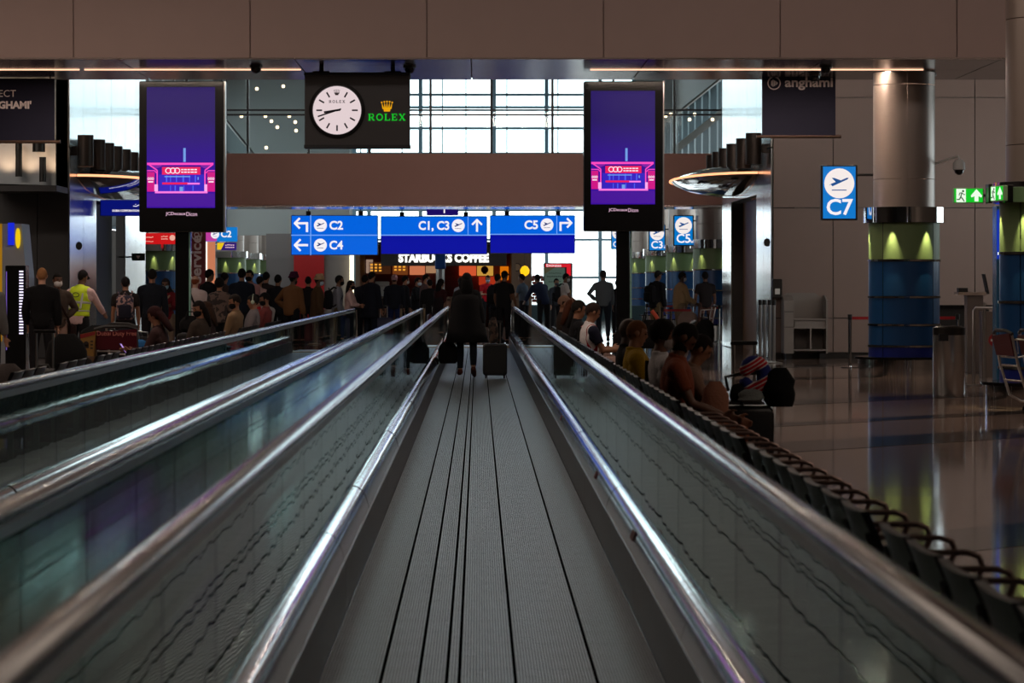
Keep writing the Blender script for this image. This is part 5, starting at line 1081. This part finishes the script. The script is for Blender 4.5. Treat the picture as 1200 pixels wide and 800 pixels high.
person('tall man in dark navy jacket standing left of the left display pole', 178, 50.5, 92, 'stand', 1.79, (22, 25, 34), hair=('short', (22, 18, 17)), off=.024)
person('woman in maroon with blue mask beside the left display pole', 195, 55, -95, 'fem_phone', 1.63, (104, 22, 30), legs=(120, 100, 84), hair=('veil', (34, 24, 26)), face=[('mask', (150, 180, 196))], skin='brown', extra=strap_bag('beige bag held before the woman in maroon', (150, 126, 100)))
person('red haired man in white shirt with dark strap right of the left display pole', 228, 53, 80, 'stand', 1.68, (206, 184, 180), 'short', legs=(40, 36, 36), hair=('balding', (130, 62, 38)), skin='pale', extra=strap_bag('dark strap bag of the man in the white shirt', (24, 20, 20)))
person('man in black jacket behind the red haired man', 243, 58.5, 40, 'stand', 1.82, (18, 18, 21), hair=('short', (16, 14, 14)), skin='tan', off=.024)
person('person in camouflage jacket with black hair in the left queue', 257, 51.5, 92, 'fem', 1.62, (90, 74, 66), hair=('afro', (18, 15, 15)), topmat=pattern_cloth('camo_jacket', 'camo', (104, 84, 76), (52, 42, 40), 9), off=.026)
person('person with short dark hair partly hidden behind the camouflage jacket', 262, 60, 70, 'stand', 1.76, (70, 56, 54), hair=('short', (24, 19, 18)))
person('tall man in dark navy jacket left of the man in pink shirt', 283, 58.0, 85, 'stand', 1.83, (26, 29, 40), hair=('short', (18, 16, 16)), off=.026)
person('man in pink shirt and black mask turning to the camera, left queue', 294, 60.5, -120, 'fem_phone', 1.81, (190, 140, 140), legs=(40, 40, 44), hair=('short', (18, 15, 14)), skin='tan', face=[('mask', (14, 14, 16))], mod={'fem': 0, 'head_pitch': 2})
person('bearded man in pale pink t-shirt with printed back, left queue', 303, 61.6, 60, 'stand2', 1.68, (206, 172, 168), 'short', hair=('short', (24, 18, 16)), skin='tan', face=[('beard', (26, 20, 18))], mod={'fat': 1.12})
person('dark haired man behind the pale pink t-shirt', 311, 63.5, 75, 'stand', 1.78, (46, 38, 38), hair=('short', (18, 16, 15)))
person('man in black shirt standing before the grey wall', 325, 60, 80, 'stand', 1.71, (28, 27, 32), hair=('short', (16, 14, 14)))
person('man in brown jacket wearing a purple turban, before the red panel', 342, 58.5, 55, 'hip_l', 1.74, (126, 84, 52), hair=('turban', (70, 22, 50)), skin='brown', off=.026, mod={'fat': 1.2}, face=[('beard', (60, 54, 52))])
person('dark clothed person behind the two men in turbans', 361, 66, 90, 'stand', 1.68, (26, 22, 24), hair=('short', (20, 17, 16)))
person('man in brown coat with cream turban and pale blue mask', 371, 60.5, 12, 'stand2', 1.70, (92, 66, 44), hair=('turban', (186, 156, 120)), skin='brown', face=[('mask', (180, 196, 210))], off=.026, mod={'fat': 1.1}, coat=(.55, .19, .22, cloth((92, 66, 44))))
person('man in grey sweater with black mask and backpack near the light tube', 395, 62.5, 8, 'stand2', 1.70, (128, 128, 138), legs=(96, 82, 66), hair=('short', (18, 16, 15)), skin='brown', face=[('mask', (14, 14, 16))], extra=backpack('black backpack on the man in the grey sweater', (20, 20, 24)))
person('woman in pale pink top with folded arms and black mask', 409, 64.5, -10, 'fem_folded', 1.59, (204, 172, 168), legs=BLK, hair=('long', (26, 20, 18)), face=[('mask', (20, 20, 22))], skin='tan')
person('tall man in dark navy coat at the end of the left handrail', 434, 66.5, 50, 'stand', 1.80, (20, 24, 36), legs=(22, 28, 42), hair=('short', (18, 15, 15)), face=[('mask', (24, 24, 28))], skin='tan', off=.028, coat=(.5, .19, .22, cloth((20, 24, 36))))
person('man in dark jacket half hidden behind the navy coat man', 427, 67.6, 80, 'stand', 1.72, (28, 30, 40), legs=(24, 26, 34), hair=('short', (18, 15, 15)), off=.026)
person('person in navy jacket with pink knitted cap before the coffee shop', 462, 71, 85, 'stand', 1.74, (22, 26, 36), legs=(24, 36, 78), hair=('beanie', (176, 136, 146)), off=.026)
person('man in black jacket with pale mask, right of the pink cap', 473, 73.5, 20, 'stand', 1.72, (22, 24, 32), hair=('short', (20, 17, 17)), face=[('mask', (190, 190, 192))], skin='tan', off=.024)
person('person in black with light blue mask in the coffee shop queue', 486, 76, -20, 'phone', 1.68, (18, 18, 22), hair=('short', (22, 17, 16)), face=[('mask', (170, 186, 200))], skin='tan', mod={'head_pitch': 6})
person('man in dusty brown jacket with blue mask in the coffee shop queue', 497, 74.5, 5, 'stand2', 1.76, (92, 66, 66), hair=('short', (22, 17, 16)), face=[('mask', (120, 140, 180))], skin='tan', off=.024)
person('person in black puffer jacket right of the brown jacket man', 504, 73, 100, 'stand', 1.62, (22, 22, 26), hair=('short', (16, 14, 14)), off=.03)
person('woman in dark maroon coat with long black hair at the handrail end', 515, 70, 40, 'fem', 1.63, (50, 20, 26), legs=BLK, hair=('long', (16, 13, 14)), off=.028, coat=(.45, .19, .24, cloth((30, 22, 28))))
person('person with long hair in pale top just left of the walking woman', 541, 80, 120, 'fem', 1.68, (150, 150, 160), hair=('long', (24, 18, 17)), skin='tan')
person('barista in red shirt with mask inside the coffee shop', 571, 94, -80, 'phone', 1.78, (176, 18, 34), 'short', hair=('short', (22, 17, 16)), face=[('mask', (150, 160, 180))], skin='tan', mod={'head_pitch': 10})
person('big man in black t-shirt and cap right of the walking woman', 590, 69.3, 60, 'big', 1.83, (15, 15, 17), 'short', legs=(18, 18, 22), hair=('cap', (20, 18, 18)), skin='brown')
person('man in dark jacket with backpack beside the black t-shirt man', 582, 72, 60, 'stand', 1.76, (26, 28, 36), hair=('short', (20, 17, 16)), off=.024, extra=backpack('dark backpack next to the black t-shirt man', (26, 28, 34)))
person('man in blue grey shirt right of the yellow lamp', 614, 80, 150, 'push', 1.78, (70, 84, 100), 'short', legs=(30, 30, 36), hair=('short', (24, 20, 19)), skin='brown')
person('man in navy jacket leaning left before the advert board', 637, 79, 120, 'bend', 1.86, (26, 36, 62), hair=('cropped', (26, 20, 19)), skin='brown', off=.024)
person('person with dark hair between the navy jacket and white t-shirt', 651, 86, -60, 'stand', 1.66, (40, 44, 52), hair=('short', (20, 17, 16)), face=[('mask', (70, 70, 76))], skin='tan')
person('young man in white t-shirt with yellow lanyard before the advert board', 661, 76, 8, 'walk_m', 1.78, (200, 196, 194), 'short', legs=(40, 42, 52), hair=('cropped', (20, 16, 15)), skin='brown', face=[('mask', (170, 176, 180))], extra=backpack('dark backpack on the young man in the white t-shirt', (24, 26, 30)))
person('man in checkered shirt with hand on hip against the bright window', 707, 73, 92, 'hip_l', 1.86, (70, 76, 80), legs=(24, 30, 40), hair=('short', (38, 32, 30)), topmat=pattern_cloth('checkered_shirt', 'check', (54, 60, 66), (110, 116, 118), 24), mod={'fat': 1.12}, skin='brown')
person('dark person half hidden behind the right display pole', 724, 78, 90, 'stand', 1.62, (22, 24, 28), hair=('short', (18, 16, 15)))
person('man in black blazer with round black backpack near the pillars', 769, 70, 40, 'stand2', 1.84, (20, 21, 26), legs=(110, 96, 70), hair=('cap', (30, 28, 28)), skin='brown', off=.028, mod={'fat': 1.15}, extra=backpack('round black backpack on the man in the black blazer', (18, 18, 21)))
person('stout man in beige shirt with mask pushing a luggage trolley', 797, 68.5, 20, 'kurta', 1.80, (150, 126, 94), legs=(120, 104, 84), hair=('cropped', (20, 17, 16)), skin='dark', face=[('mask', (180, 186, 190))], off=.024)
person('man in dark patterned t-shirt and brown shorts beside the pillars', 827, 70.5, 100, 'stand2', 1.80, (34, 28, 28), 'short', (96, 66, 58), 'short', (40, 26, 24), hair=('short', (20, 17, 16)), skin='brown', mod={'th_l': (14, 3), 'ca_l': (0, 0), 'th_r': (-10, 3), 'ca_r': (-18, 0), 'toe_r': 16})
build_people()
HEADM = {p['label'][:28]: p for p in PEOPLE}
for p in PEOPLE:
    if 'headphone' in p['label']:
        M = p['res']['head']; o = thing('headphones', 'headphones worn by the ' + ('woman with reddish hair' if 'reddish' in p['label'] else 'person in grey hoodie'), 'headphones', world(p, M.translation), p['root'].rotation_euler[2])
        m = cloth((150, 110, 90) if 'reddish' in p['label'] else (170, 178, 160)); MB().tube([(-.01, .105*math.cos(a), .02+.125*math.sin(a)) for a in (PI*i/12 for i in range(13))], .010, 6).build('headband', m, o)
        for s_ in (-1, 1): MB().ell((-.01, s_*.10, 0), Matrix.Identity(3), (.035, .02, .04), 12, 8).build('ear_cup', m, o, True)
# shirt print and navy sleeve of the polo man, lanyard
for p in PEOPLE:
    d = _BODY[p['key']]; c1, up2, fw2 = p['res']['chestM']
    if 'polo shirt holding' in p['label'] or 'white and navy polo' in p['label']:
        for nm, sel, m in (('navy_sleeve', lambda lab, t_, co: isin(lab, 'uarm') & (t_ < .66) & (co[:, 1] > 0), cloth((26, 28, 46))), ('navy_sleeve_right', lambda lab, t_, co: isin(lab, 'uarm') & (t_ < .66) & (co[:, 1] < 0), cloth((26, 28, 46))), ('red_stripe', lambda lab, t_, co: isin(lab, 'torso') & (np.abs(np.abs(co[:, 1])-.14) < .016) & (co[:, 2] > c1.z), cloth((150, 20, 34)))):
            g = wear(d, nm, sel, .022)
            if g: put(nm.replace('_right', ''), g, m, p['root'])
    if 'lanyard' in p['label']: MB().tube([c1+up2*.36+V((0, .07, 0)), c1+up2*.22+fw2*.15+V((0, .03, 0)), c1+fw2*.16, c1+up2*.22+fw2*.15-V((0, .03, 0)), c1+up2*.36-V((0, .07, 0))], .014, 6).build('lanyard', cloth((190, 160, 50)), p['root'])
    if 'rust t-shirt sitting' in p['label']:
        for a in (.10, .15): MB().box(tuple(c1+up2*a-fw2*.138+V((0, -.12, 0))), (.012, .05, .022)).build('sleeve_print', cloth((214, 200, 190)), p['root'])
# ---------------------------------------------------------------- luggage
def suitcase(label, loc, rz=0, w_=.40, d_=.25, h_=.58, col=(16, 16, 18), handle=.42, m=None):
    t = thing('suitcase', label, 'suitcase', loc, rz); m = m or mat('case_%d_%d_%d' % col, col, .45, 0, .1, 60)
    MB().rbox((0, 0, .06+h_/2), (w_, d_, h_), .05, 4).build('shell', m, t, True)
    for k in range(4): MB().box((-w_*.3+w_*.2*k, -d_/2-.004, .06+h_/2), (.02, .012, h_*.8)).build('rib', m, t)
    for a in (-1, 1):
        for b_ in (-1, 1): MB().prism(disc(0, 0, .028, 12), .025, lambda u, v, k: (a*w_*.38+k-.012, b_*d_*.33+u, .029+v)).box((a*w_*.38, b_*d_*.33, .055), (.03, .03, .03)).build('wheel', BLACK, t)
    if handle:
        hz = .06+h_
        MB().tube([(-.09, d_*.3, hz), (-.09, d_*.3, hz+handle)], .011, 8).tube([(.09, d_*.3, hz), (.09, d_*.3, hz+handle)], .011, 8).build('pull_handle', STEEL, t); MB().rbox((0, d_*.3, hz+handle), (.24, .035, .035), .012).build('grip', BLACK, t)
    MB().tube([(-.07, 0, .06+h_), (-.05, 0, .1+h_), (.05, 0, .1+h_), (.07, 0, .06+h_)], .01, 6).build('carry_handle', BLACK, t)
    return t
def bag(label, loc, rz=0, size=(.4, .25, .3), col=(20, 20, 22), handles=True, name='travel_bag', m=None, cat='bag'):
    t = thing(name, label, cat, loc, rz); m = m or cloth(col); w_, d_, h_ = size; b = MB(); n = 16; rr = []
    for i in range(7):
        f = i/6; k = (.78, .98, 1.0, .99, .94, .80, .38)[i]; kk = (.8, 1.0, 1.02, .95, .8, .5, .2)[i]
        rr.append(((rnd.uniform(-.01, .01), rnd.uniform(-.01, .01), h_*f), V((1, 0, 0)), V((0, 1, 0)), w_/2*k, d_/2*kk))
    b.rings(rr, n); b.build('body', m, t, True)
    if handles:
        for s_ in (-1, 1): MB().tube([(-w_*.22, s_*d_*.3, h_*.8), (-w_*.15, s_*d_*.2, h_*1.25), (w_*.15, s_*d_*.2, h_*1.25), (w_*.22, s_*d_*.3, h_*.8)], .012, 6).build('handle', m, t)
    return t
w_ = HEADM['woman walking away on the mi']; hl, hr = world(w_, w_['res']['hand_l']), world(w_, w_['res']['hand_r'])
suitcase('black cabin suitcase pulled on the walkway by the woman in the long coat', (wx(580, 45.0), 45.0, 0), 0, .40, .26, .52, (12, 12, 14), .36)
t = bag('black handbag hanging from the left hand of the woman in the long coat', (hl.x-.07, hl.y, hl.z-.56), .1, (.34, .14, .36), (10, 10, 12), False); MB().tube([(-.1, 0, .3), (-.03, 0, .56), (.05, 0, .56), (.1, 0, .3)], .011, 6).build('handle', cloth((10, 10, 12)), t)
bag('patterned scarf bag lying over the handle of the black cabin suitcase', (wx(578, 44.9), 44.8, .60), 0, (.16, .12, .42), (120, 92, 74), False, m=pattern_cloth('scarf', 'camo', (74, 56, 47), (28, 22, 20), 12))
bag('brown paper bag held by the woman in dark maroon', (wx(526, 69.6), 69.6, .75), 0, (.3, .16, .36), (120, 92, 78), True, 'paper_bag')
suitcase('dark red suitcase behind the left handrail near the walkway end', (wx(512, 72), 71, 0), .2, .46, .3, .7, (80, 18, 26), .2)
suitcase('dark suitcase standing between the two dark coat queue members', (wx(450, 70), 70, 0), .1, .42, .28, .62, (22, 30, 70), .3)
# luggage in front of the man in rust
suitcase('large black suitcase with raised silver handle beside the man in rust', (2.05, 21.25, 0), PI/2, .28, .46, .58, (10, 10, 12), 0)
suitcase('dark cabin suitcase with tall handle standing behind the flag neck pillow', (wx(873, 24), 24.0, 0), 0, .34, .24, .50, (12, 12, 14), .50)
def neck_pillow():
    c = W(884, 441, 21.25); t = thing('neck_pillow', 'neck pillow with red white and blue flag print on the black suitcase', 'pillow', c)
    m = bpy.data.materials.new('flag_print'); m.use_nodes = True; nt = m.node_tree; b = nt.nodes['Principled BSDF']; b.inputs['Roughness'].default_value = .85
    tc = nt.nodes.new('ShaderNodeTexCoord'); mp = nt.nodes.new('ShaderNodeMapping'); mp.inputs['Rotation'].default_value = (0, .5, 0); wv = nt.nodes.new('ShaderNodeTexWave'); wv.bands_direction = 'Z'; wv.inputs['Scale'].default_value = 2.1; wv.inputs['Distortion'].default_value = 1.2; wv.inputs['Detail Scale'].default_value = 1; wv.inputs['Detail'].default_value = 0
    r = nt.nodes.new('ShaderNodeValToRGB'); r.color_ramp.interpolation = 'CONSTANT'; e = r.color_ramp.elements; e[0].color = lin((20, 32, 110)); e[0].position = 0; e[1].position = .36; e[1].color = lin((222, 214, 212))
    for p_, c_ in ((.50, (190, 20, 34)), (.86, (222, 214, 212)), (.95, (190, 20, 34))): q = e.new(p_); q.color = lin(c_)
    nt.links.new(tc.outputs['Object'], mp.inputs[0]); nt.links.new(mp.outputs[0], wv.inputs[0]); nt.links.new(wv.outputs['Fac'], r.inputs[0]); nt.links.new(r.outputs[0], b.inputs['Base Color'])
    R = .105; n = 14; pts = [(R*math.cos(a), .02*math.sin(a*2), R*math.sin(a)) for a in (math.radians(150-300*i/n) for i in range(n+1))]
    MB().tube([(p[0]*.75+.0, p[1], p[2]) for p in pts], [.05]+[.062]*(n-1)+[.05], 14).ell(pts[0] and (pts[0][0]*.75, pts[0][1], pts[0][2]), Matrix.Identity(3), (.05,)*3).ell((pts[-1][0]*.75, pts[-1][1], pts[-1][2]), Matrix.Identity(3), (.05,)*3).build('cushion', m, t, True)
    return t
neck_pillow()
bag('black soft backpack leaning right of the flag neck pillow', (W(913, 476, 21.2).x, 21.2, W(0, 476, 21.2).z), -.3, (.25, .24, .30), (14, 13, 14), False, 'backpack')
bag('grey plush pouch under the flag neck pillow', (W(879, 472, 21.2).x, 21.15, .67), 0, (.20, .16, .10), (120, 126, 124), False, 'pouch')
t = bag('small black camera bag with strap left of the flag neck pillow', (W(866, 455, 21.2).x, 21.25, .67), 0, (.13, .14, .14), (14, 14, 15), False, 'camera_bag'); MB().tube([(-.08, 0, .08), (-.10, 0, .19), (.0, 0, .21), (.14, 0, .22)], .014, 6).build('strap', BLACK, t)
bag('tall beige cloth bag on the lap of the man in rust', (W(841, 476, 20.3).x-.02, 20.27, .52), .2, (.22, .16, .34), (150, 104, 84), False, 'cloth_bag')
# trolleys
def trolley(label, loc, rz, panel=None, group=None, txt=None):
    t = thing('luggage_trolley', label, 'trolley', loc, rz, group); T = lambda nm, pts, r=.017, m=STEEL: MB().tube(pts, r, 8).build(nm, m, t, True)
    for s_ in (-1, 1):
        T('side_tube', [(.62, s_*.16, .14), (-.15, s_*.27, .16), (-.30, s_*.27, .24), (-.42, s_*.27, .60), (-.50, s_*.26, .98)])
        MB().lathe([(.03, -.02), (.075, -.018), (.075, .018), (.03, .02)], n=18).build('wheel', RUBBER, t)
        bpy.context.scene.collection.objects[-1] if False else None
    for i, ch in enumerate([c for c in t.children if c.name.startswith('wheel')]): ch.rotation_euler = (PI/2, 0, 0); ch.location = (-.28, (-1, 1)[i]*.25, .078)
    MB().lathe([(.02, -.02), (.06, -.018), (.06, .018), (.02, .02)], n=18).build('front_wheel', RUBBER, t).rotation_euler = (PI/2, 0, 0); t.children[-1].location = (.55, 0, .062)
    T('handle_bar', [(-.50, -.28, .98), (-.53, -.15, 1.02), (-.53, .15, 1.02), (-.50, .28, .98)], .022, BLACK)
    for x in (.1, .3, .48): T('cross_bar', [(x, -.22+.1*x, .15), (x, .22-.1*x, .15)], .012)
    for x in (-.36, -.41): T('cross_bar', [(x, -.27, .42 if x > -.4 else .6), (x, .27, .42 if x > -.4 else .6)], .012)
    T('basket_frame', [(-.44, -.25, .92), (-.22, -.24, .90), (-.20, -.24, .74), (-.42, -.25, .70), (-.42, .25, .70), (-.20, .24, .74), (-.22, .24, .90), (-.44, .25, .92)], .010)
    if panel:
        MB().prism([(-.26, .72), (.26, .72), (.27, .95), (-.27, .99)], .02, lambda u, v, k: (-.40-(v-.5)*.25-k, u, v)).build('advert_panel', mat('panel_%d_%d_%d' % panel, panel, .5), t)
    return t
trolley('luggage trolley at the right frame edge, front one of two nested', (wx(1190, 33.1)+.24, 32.7, 0), math.radians(12), (74, 18, 24), 'nested trolleys'); trolley('luggage trolley at the right frame edge, rear one of two nested', (wx(1190, 33.1)+.56, 32.77, 0), math.radians(12), (74, 18, 24), 'nested trolleys')
t1 = trolley('luggage trolley with stacked bags and orange strap beyond the right bench', (wx(772, 40), 40.2, 0), math.radians(170))
bag('black bag with orange strap on the trolley beyond the right bench', (wx(772, 40)-.1, 40.2, .62), .1, (.55, .36, .42), (18, 18, 20)); MB().tube([(wx(764, 39.9), 39.95, wz(364, 39.9)), (wx(769, 39.9), 39.95, wz(370, 39.9)), (wx(776, 39.9), 39.96, wz(382, 39.9))], .028, 8).build('orange_strap', mat('orange_strap', (210, 84, 56), .6), None); tag(bpy.data.objects['orange_strap'], 'orange strap hanging over the black bag on the middle trolley', 'strap')
bag('dark bag with pink trim left of the orange strapped bag', (wx(735, 40.6), 40.4, .50), .0, (.46, .34, .44), (24, 20, 24)); suitcase('black suitcase lying on the middle trolley', (wx(740, 40.4), 40.3, .02), 0, .5, .3, .42, (15, 15, 17), 0)
trolley('luggage trolley pushed by the stout man in beige', (wx(812, 67.6), 67.3, 0), math.radians(185)); bag('pale patterned bag on the trolley of the stout man in beige', (wx(806, 67.3), 67.3, .42), 0, (.5, .36, .46), (140, 120, 112)); bag('black bag hanging beside the trolley of the stout man', (wx(826, 67), 66.9, .16), 0, (.46, .36, .52), (26, 26, 26))
def wheelbarrow_loop(): pass
t = trolley('luggage trolley with maroon advert panel behind the left bench', (wx(137, 35.5), 35.8, 0), math.radians(92), (92, 14, 34)); s = S(35.6)
text('Dubai Duty Free', .085, mat('pale_red_print', (214, 130, 120), .7), t, (-.531, -.01, .93), rot=(PI/2, 0, -PI/2), sx=.9)
t = trolley('luggage trolley behind the maroon panel trolley, loaded with dark bags', (wx(168, 38), 38, 0), math.radians(60)); 
t = thing('carton', 'yellow carton with red top and printed picture by the maroon trolley panel', 'box', (wx(103, 35.2), 35.2, .68)); s = S(35.2)
MB().prism([(-8/s, -2/s), (6/s, -4/s), (9/s, 26/s), (-9/s, 22/s)], .18, lambda u, v, k: (u, k, v)).build('body', mat('carton_yellow', (140, 104, 44), .6), t); art('red_top', [[(-8.8/s, 17/s), (8.2/s, 21.5/s), (9/s, 25.5/s), (-9/s, 21.8/s)]], mat('carton_red', (130, 24, 24), .6), t); art('printed_picture', [disc(-2/s, 11/s, 3/s, 12), rect(-5/s, 1/s, 6/s, 10/s)], mat('carton_ink', (40, 30, 24), .6), t); art('printed_lines', [rect(3/s, 6/s, (5+k*4)/s, (6.6+k*4)/s) for k in range(3)], mat('carton_ink', (40, 30, 24)), t, -.003)
MB().box((0, .09, -.36), (.42, .3, .62)).build('lower_carton', mat('carton_brown', (92, 66, 44), .7), t)
for lb, x, D, z, sz, col in (('big black duffel bag on the luggage pile below the safety vest', 117, 39.6, .55, (.62, .4, .42), (16, 16, 18)), ('dark navy bag leaning on the luggage pile at left', 128, 40, .45, (.55, .4, .40), (22, 26, 40)), ('black soft bag hanging over the bench gap at left', 78, 33, .35, (.52, .36, .62), (12, 12, 13)), ('black round bag right of the hanging soft bag at left', 92, 33.6, .30, (.42, .3, .40), (16, 14, 14)), ('grey knitted bundle at the left frame edge', 9, 27, .45, (.34, .3, .34), (84, 76, 74)), ('dark holdall on the loaded trolley behind the left bench', 165, 38, .5, (.5, .36, .34), (20, 20, 24)), ('black handbag at the foot of the left display pole', 224, 41, .85, (.34, .26, .24), (14, 14, 16)), ('dark blue rolled bag behind the maroon trolley', 150, 41, .55, (.5, .34, .36), (24, 26, 34))):
    bag(lb, (wx(x, D), D, z), 0, sz, col, 'handbag' in lb); 
    if z > .3: pass
t = suitcase('suitcase with tall silver handle standing in the left bench gap', (wx(51, 29.5), 29.5, 0), 0, .42, .28, .60, (14, 14, 16), .40)
bag('small blue pouch by the trolley behind the left bench', (wx(164, 36), 35.9, .72), 0, (.2, .14, .12), (40, 96, 150), False, 'pouch')
# plinth pieces that carry the piles at left
for lb, x, D, h_, w_ in (('flat black trunk under the luggage pile at left', 120, 39.6, .46, .95), ('low black case under the hanging soft bag at left', 84, 33.3, .31, .62), ('dark grey case under the knitted bundle at the left edge', 8, 27, .44, .4), ('black case below the handbag at the left display pole', 224, 41, .84, .4), ('low dark case under the blue rolled bag', 150, 41.1, .54, .5)):
    suitcase(lb, (wx(x, D), D, 0), 0, w_, .42, h_-.07, (15, 15, 17), 0)
# ---------------------------------------------------------------- things on the right floor
t = thing('litter_bin', 'round brushed steel litter bin in front of the wide pillar', 'bin', (wx(1112, 38), 38, 0))
MB().lathe([(0, .02), (.20, .02), (.20, 0), (.215, 0), (.215, .05), (.222, .06), (.222, .86), (.20, .86)], n=40).build('body', STEEL, t, True); MB().lathe([(.215, .86), (.225, .87), (.225, .96), (.17, .985), (.16, .95), (0, .95)], n=40).build('lid', DARKSTEEL, t, True); MB().box((-.11, -.19, .83), (.13, .08, .1)).build('opening', BLACK, t)
t = thing('leaflet_cabinet', 'pale grey stepped cabinet standing against the grey wall', 'cabinet', (wx(943, 56.4), 56.55, 0)); s = S(56.4); GC = mat('cabinet_grey', (128, 120, 114), .5); U = lambda x, y: ((x-943)/s, wz(y, 56.4))
xl, xr = U(918, 0)[0], U(969, 0)[0]
for xx in (xl, xr-.03): MB().prism([(-.28, .12), (.32, .12), (.32, U(0, 346)[1]), (.1, U(0, 346)[1]), (-.28, U(0, 352)[1])], .2 if xx == xl else .03, lambda u, v, k: (xx+k, u, v)).build('side_panel', GC, t)
MB().prism([(xl+.05, .12), (xr, .12), (xr, U(0, 350)[1]), (U(957, 0)[0], U(0, 343)[1]), (U(925, 0)[0], U(0, 343)[1]), (xl+.05, U(0, 347)[1])], .03, lambda u, v, k: (u, .30+k, v)).build('back_panel', GC, t)
for y in (374, 384, 410): MB().box(((xl+.2+xr)/2, .02, U(0, y)[1]), (xr-xl-.2, .58, .03)).build('shelf', GC, t)
MB().box(((xl+.2+xr)/2, -.22, U(0, 379)[1]), (xr-xl-.24, .03, .15)).build('drawer_front', GC, t); MB().box(((xl+.2+xr)/2, .0, (U(0, 384)[1]+U(0, 410)[1])/2), (.03, .56, .42)).build('divider', GC, t)
for z in (365, 383): MB().box((xl+.1, -.285, U(0, z)[1]), (.19, .01, .012)).build('joint_strip', DARKSTEEL, t)
for a in (xl+.1, xr-.1): MB().box((a, 0, .05), (.12, .5, .14)).build('foot', BLACK, t)
def stanchion(label, x, D, hgt=.95, belt=None, col=CHROME):
    t = thing('queue_post', label, 'post', (wx(x, D), D, 0)); MB().lathe([(0, .0), (.17, 0), (.17, .015), (.04, .035), (.0, .035)], n=24).build('base', col, t, True); MB().tube([(0, 0, .03), (0, 0, hgt)], .032, 14).build('post', col, t, True); MB().tube([(0, 0, hgt-.08), (0, 0, hgt+.02)], .04, 14).build('head', BLACK, t)
    if belt: MB().box((belt/2, 0, hgt-.05), (belt, .006, .055)).build('belt', mat('red_belt', (150, 16, 26), .6), t)
    return t
stanchion('chrome queue post with red belt left of the wide pillar', 996, 51, .97, 1.0); stanchion('chrome queue post with red belt right of the wide pillar, behind the bin', 1122, 49, 1.0, -.9)
for i, (x, D, z) in enumerate(((891, 54, 1.0), (896, 54.6, 1.0), (902, 54.2, 1.0), (907, 53.6, 1.0))): stanchion(['leftmost', 'second', 'third', 'rightmost'][i]+' of the four queue posts gathered before the right metal wall', x, D, 1.22, None, STEEL)
for i, (x, D, b) in enumerate(((776, 66, .7), (786, 66.5, None), (598, 70.5, None), (758, 77, .8), (843, 72.5, -.5))): stanchion(['queue post with red belt behind the man in black blazer', 'bare queue post right of the blazer man', 'queue post at the walkway end beside the black t-shirt man', 'queue post with red belt at the display pole', 'queue post with red belt by the shorts man'][i], x, D, .96, b)
for i, (x, D) in enumerate(((470, 69), (408, 67), (497, 70))): stanchion(['pale queue post in front of the pink cap person', 'queue post beside the woman with folded arms', 'queue post before the dusty brown jacket man'][i], x, D, 1.0, None, mat('brass_post', (150, 130, 104), .35, .6))
t = thing('dispenser_box', 'small grey box hung on the edge of the right metal wall', 'dispenser', (6.22, 56.86, wz(338, 56.6))); MB().rbox((0, 0, 0), (.2, .16, .4), .03).build('body', DARKSTEEL, t); MB().box((0, -.085, -.06), (.1, .01, .12)).build('window', WHITE, t)
t = thing('boarding_desk', 'dark boarding counter behind the wide pillar', 'counter', (wx(1108, 53.5), 53.5, 0)); MB().box((0, 0, .55), (1.6, .6, 1.1)).build('body', mat('desk_black', (22, 21, 21), .35), t); MB().box((0, -.02, 1.12), (1.7, .7, .05)).build('top', BLACKG, t); MB().rbox((-.45, .1, 1.28), (.5, .05, .3), .01).build('monitor', BLACK, t); MB().box((-.45, .1, 1.14), (.06, .05, .05)).build('monitor_foot', BLACK, t)
t = thing('podium', 'slim grey podium with angled top at the boarding counter', 'podium', (wx(1141, 48.5), 48.5, 0)); MB().box((0, 0, .68), (.28, .3, 1.36)).build('body', mat('podium_grey', (112, 100, 94), .5), t); MB().box((-.06, 0, 1.39), (.5, .4, .05)).build('top', mat('podium_top', (170, 150, 136), .4), t); MB().box((.22, .05, 1.56), (.02, .26, .36), ry=-.2).build('screen', BLACK, t); MB().box((-.2, 0, 1.45), (.16, .2, .08)).build('scanner', BLACK, t)
t = thing('notice_board', 'grey stand with red no entry symbol behind the luggage trolleys', 'sign', (wx(1164, 46), 46, 0)); MB().box((0, 0, .55), (.42, .3, 1.1)).build('body', mat('podium_grey', (112, 100, 94)), t); MB().prism(disc(0, .62, .11, 20), .01, lambda u, v, k: (u, -.15-k, v)).build('red_disc', mat('no_entry_red', (150, 20, 24), .5), t); MB().box((0, -.163, .62), (.15, .006, .04)).build('white_bar', WHITE, t)
t = thing('barrier_rail', 'bent steel barrier rail between the bin and the trolleys', 'barrier', (wx(1141, 42), 42, 0)); MB().tube([(0, 0, 0), (0, 0, 1.16), (.03, 0, 1.2), (.75, 0, 1.2), (.78, 0, 1.16), (.78, 0, 0)], .024, 10).build('frame', STEEL, t, True); MB().tube([(.17, .02, 0), (.17, .02, 1.28)], .022, 10).build('post', STEEL, t); MB().lathe([(0, 0), (.12, 0), (.12, .02), (0, .02)], n=16).build('foot', STEEL, t)
t = thing('blue_column_sign', 'tall narrow blue lit sign edge beside the right edge pillar', 'sign', (wx(1171.5, 36), 36.2, 0)); MB().rbox((0, 0, 1.35), (.06, .3, 2.5), .01, axis='Z').build('body', mat('glass_edge', (60, 110, 150), .15), t); art('lit_face', [rect(-.028, .028, 1.9, 2.55)], emi((20, 60, 200), .7), t, -.151)
flush_text()
bpy.context.view_layer.update()
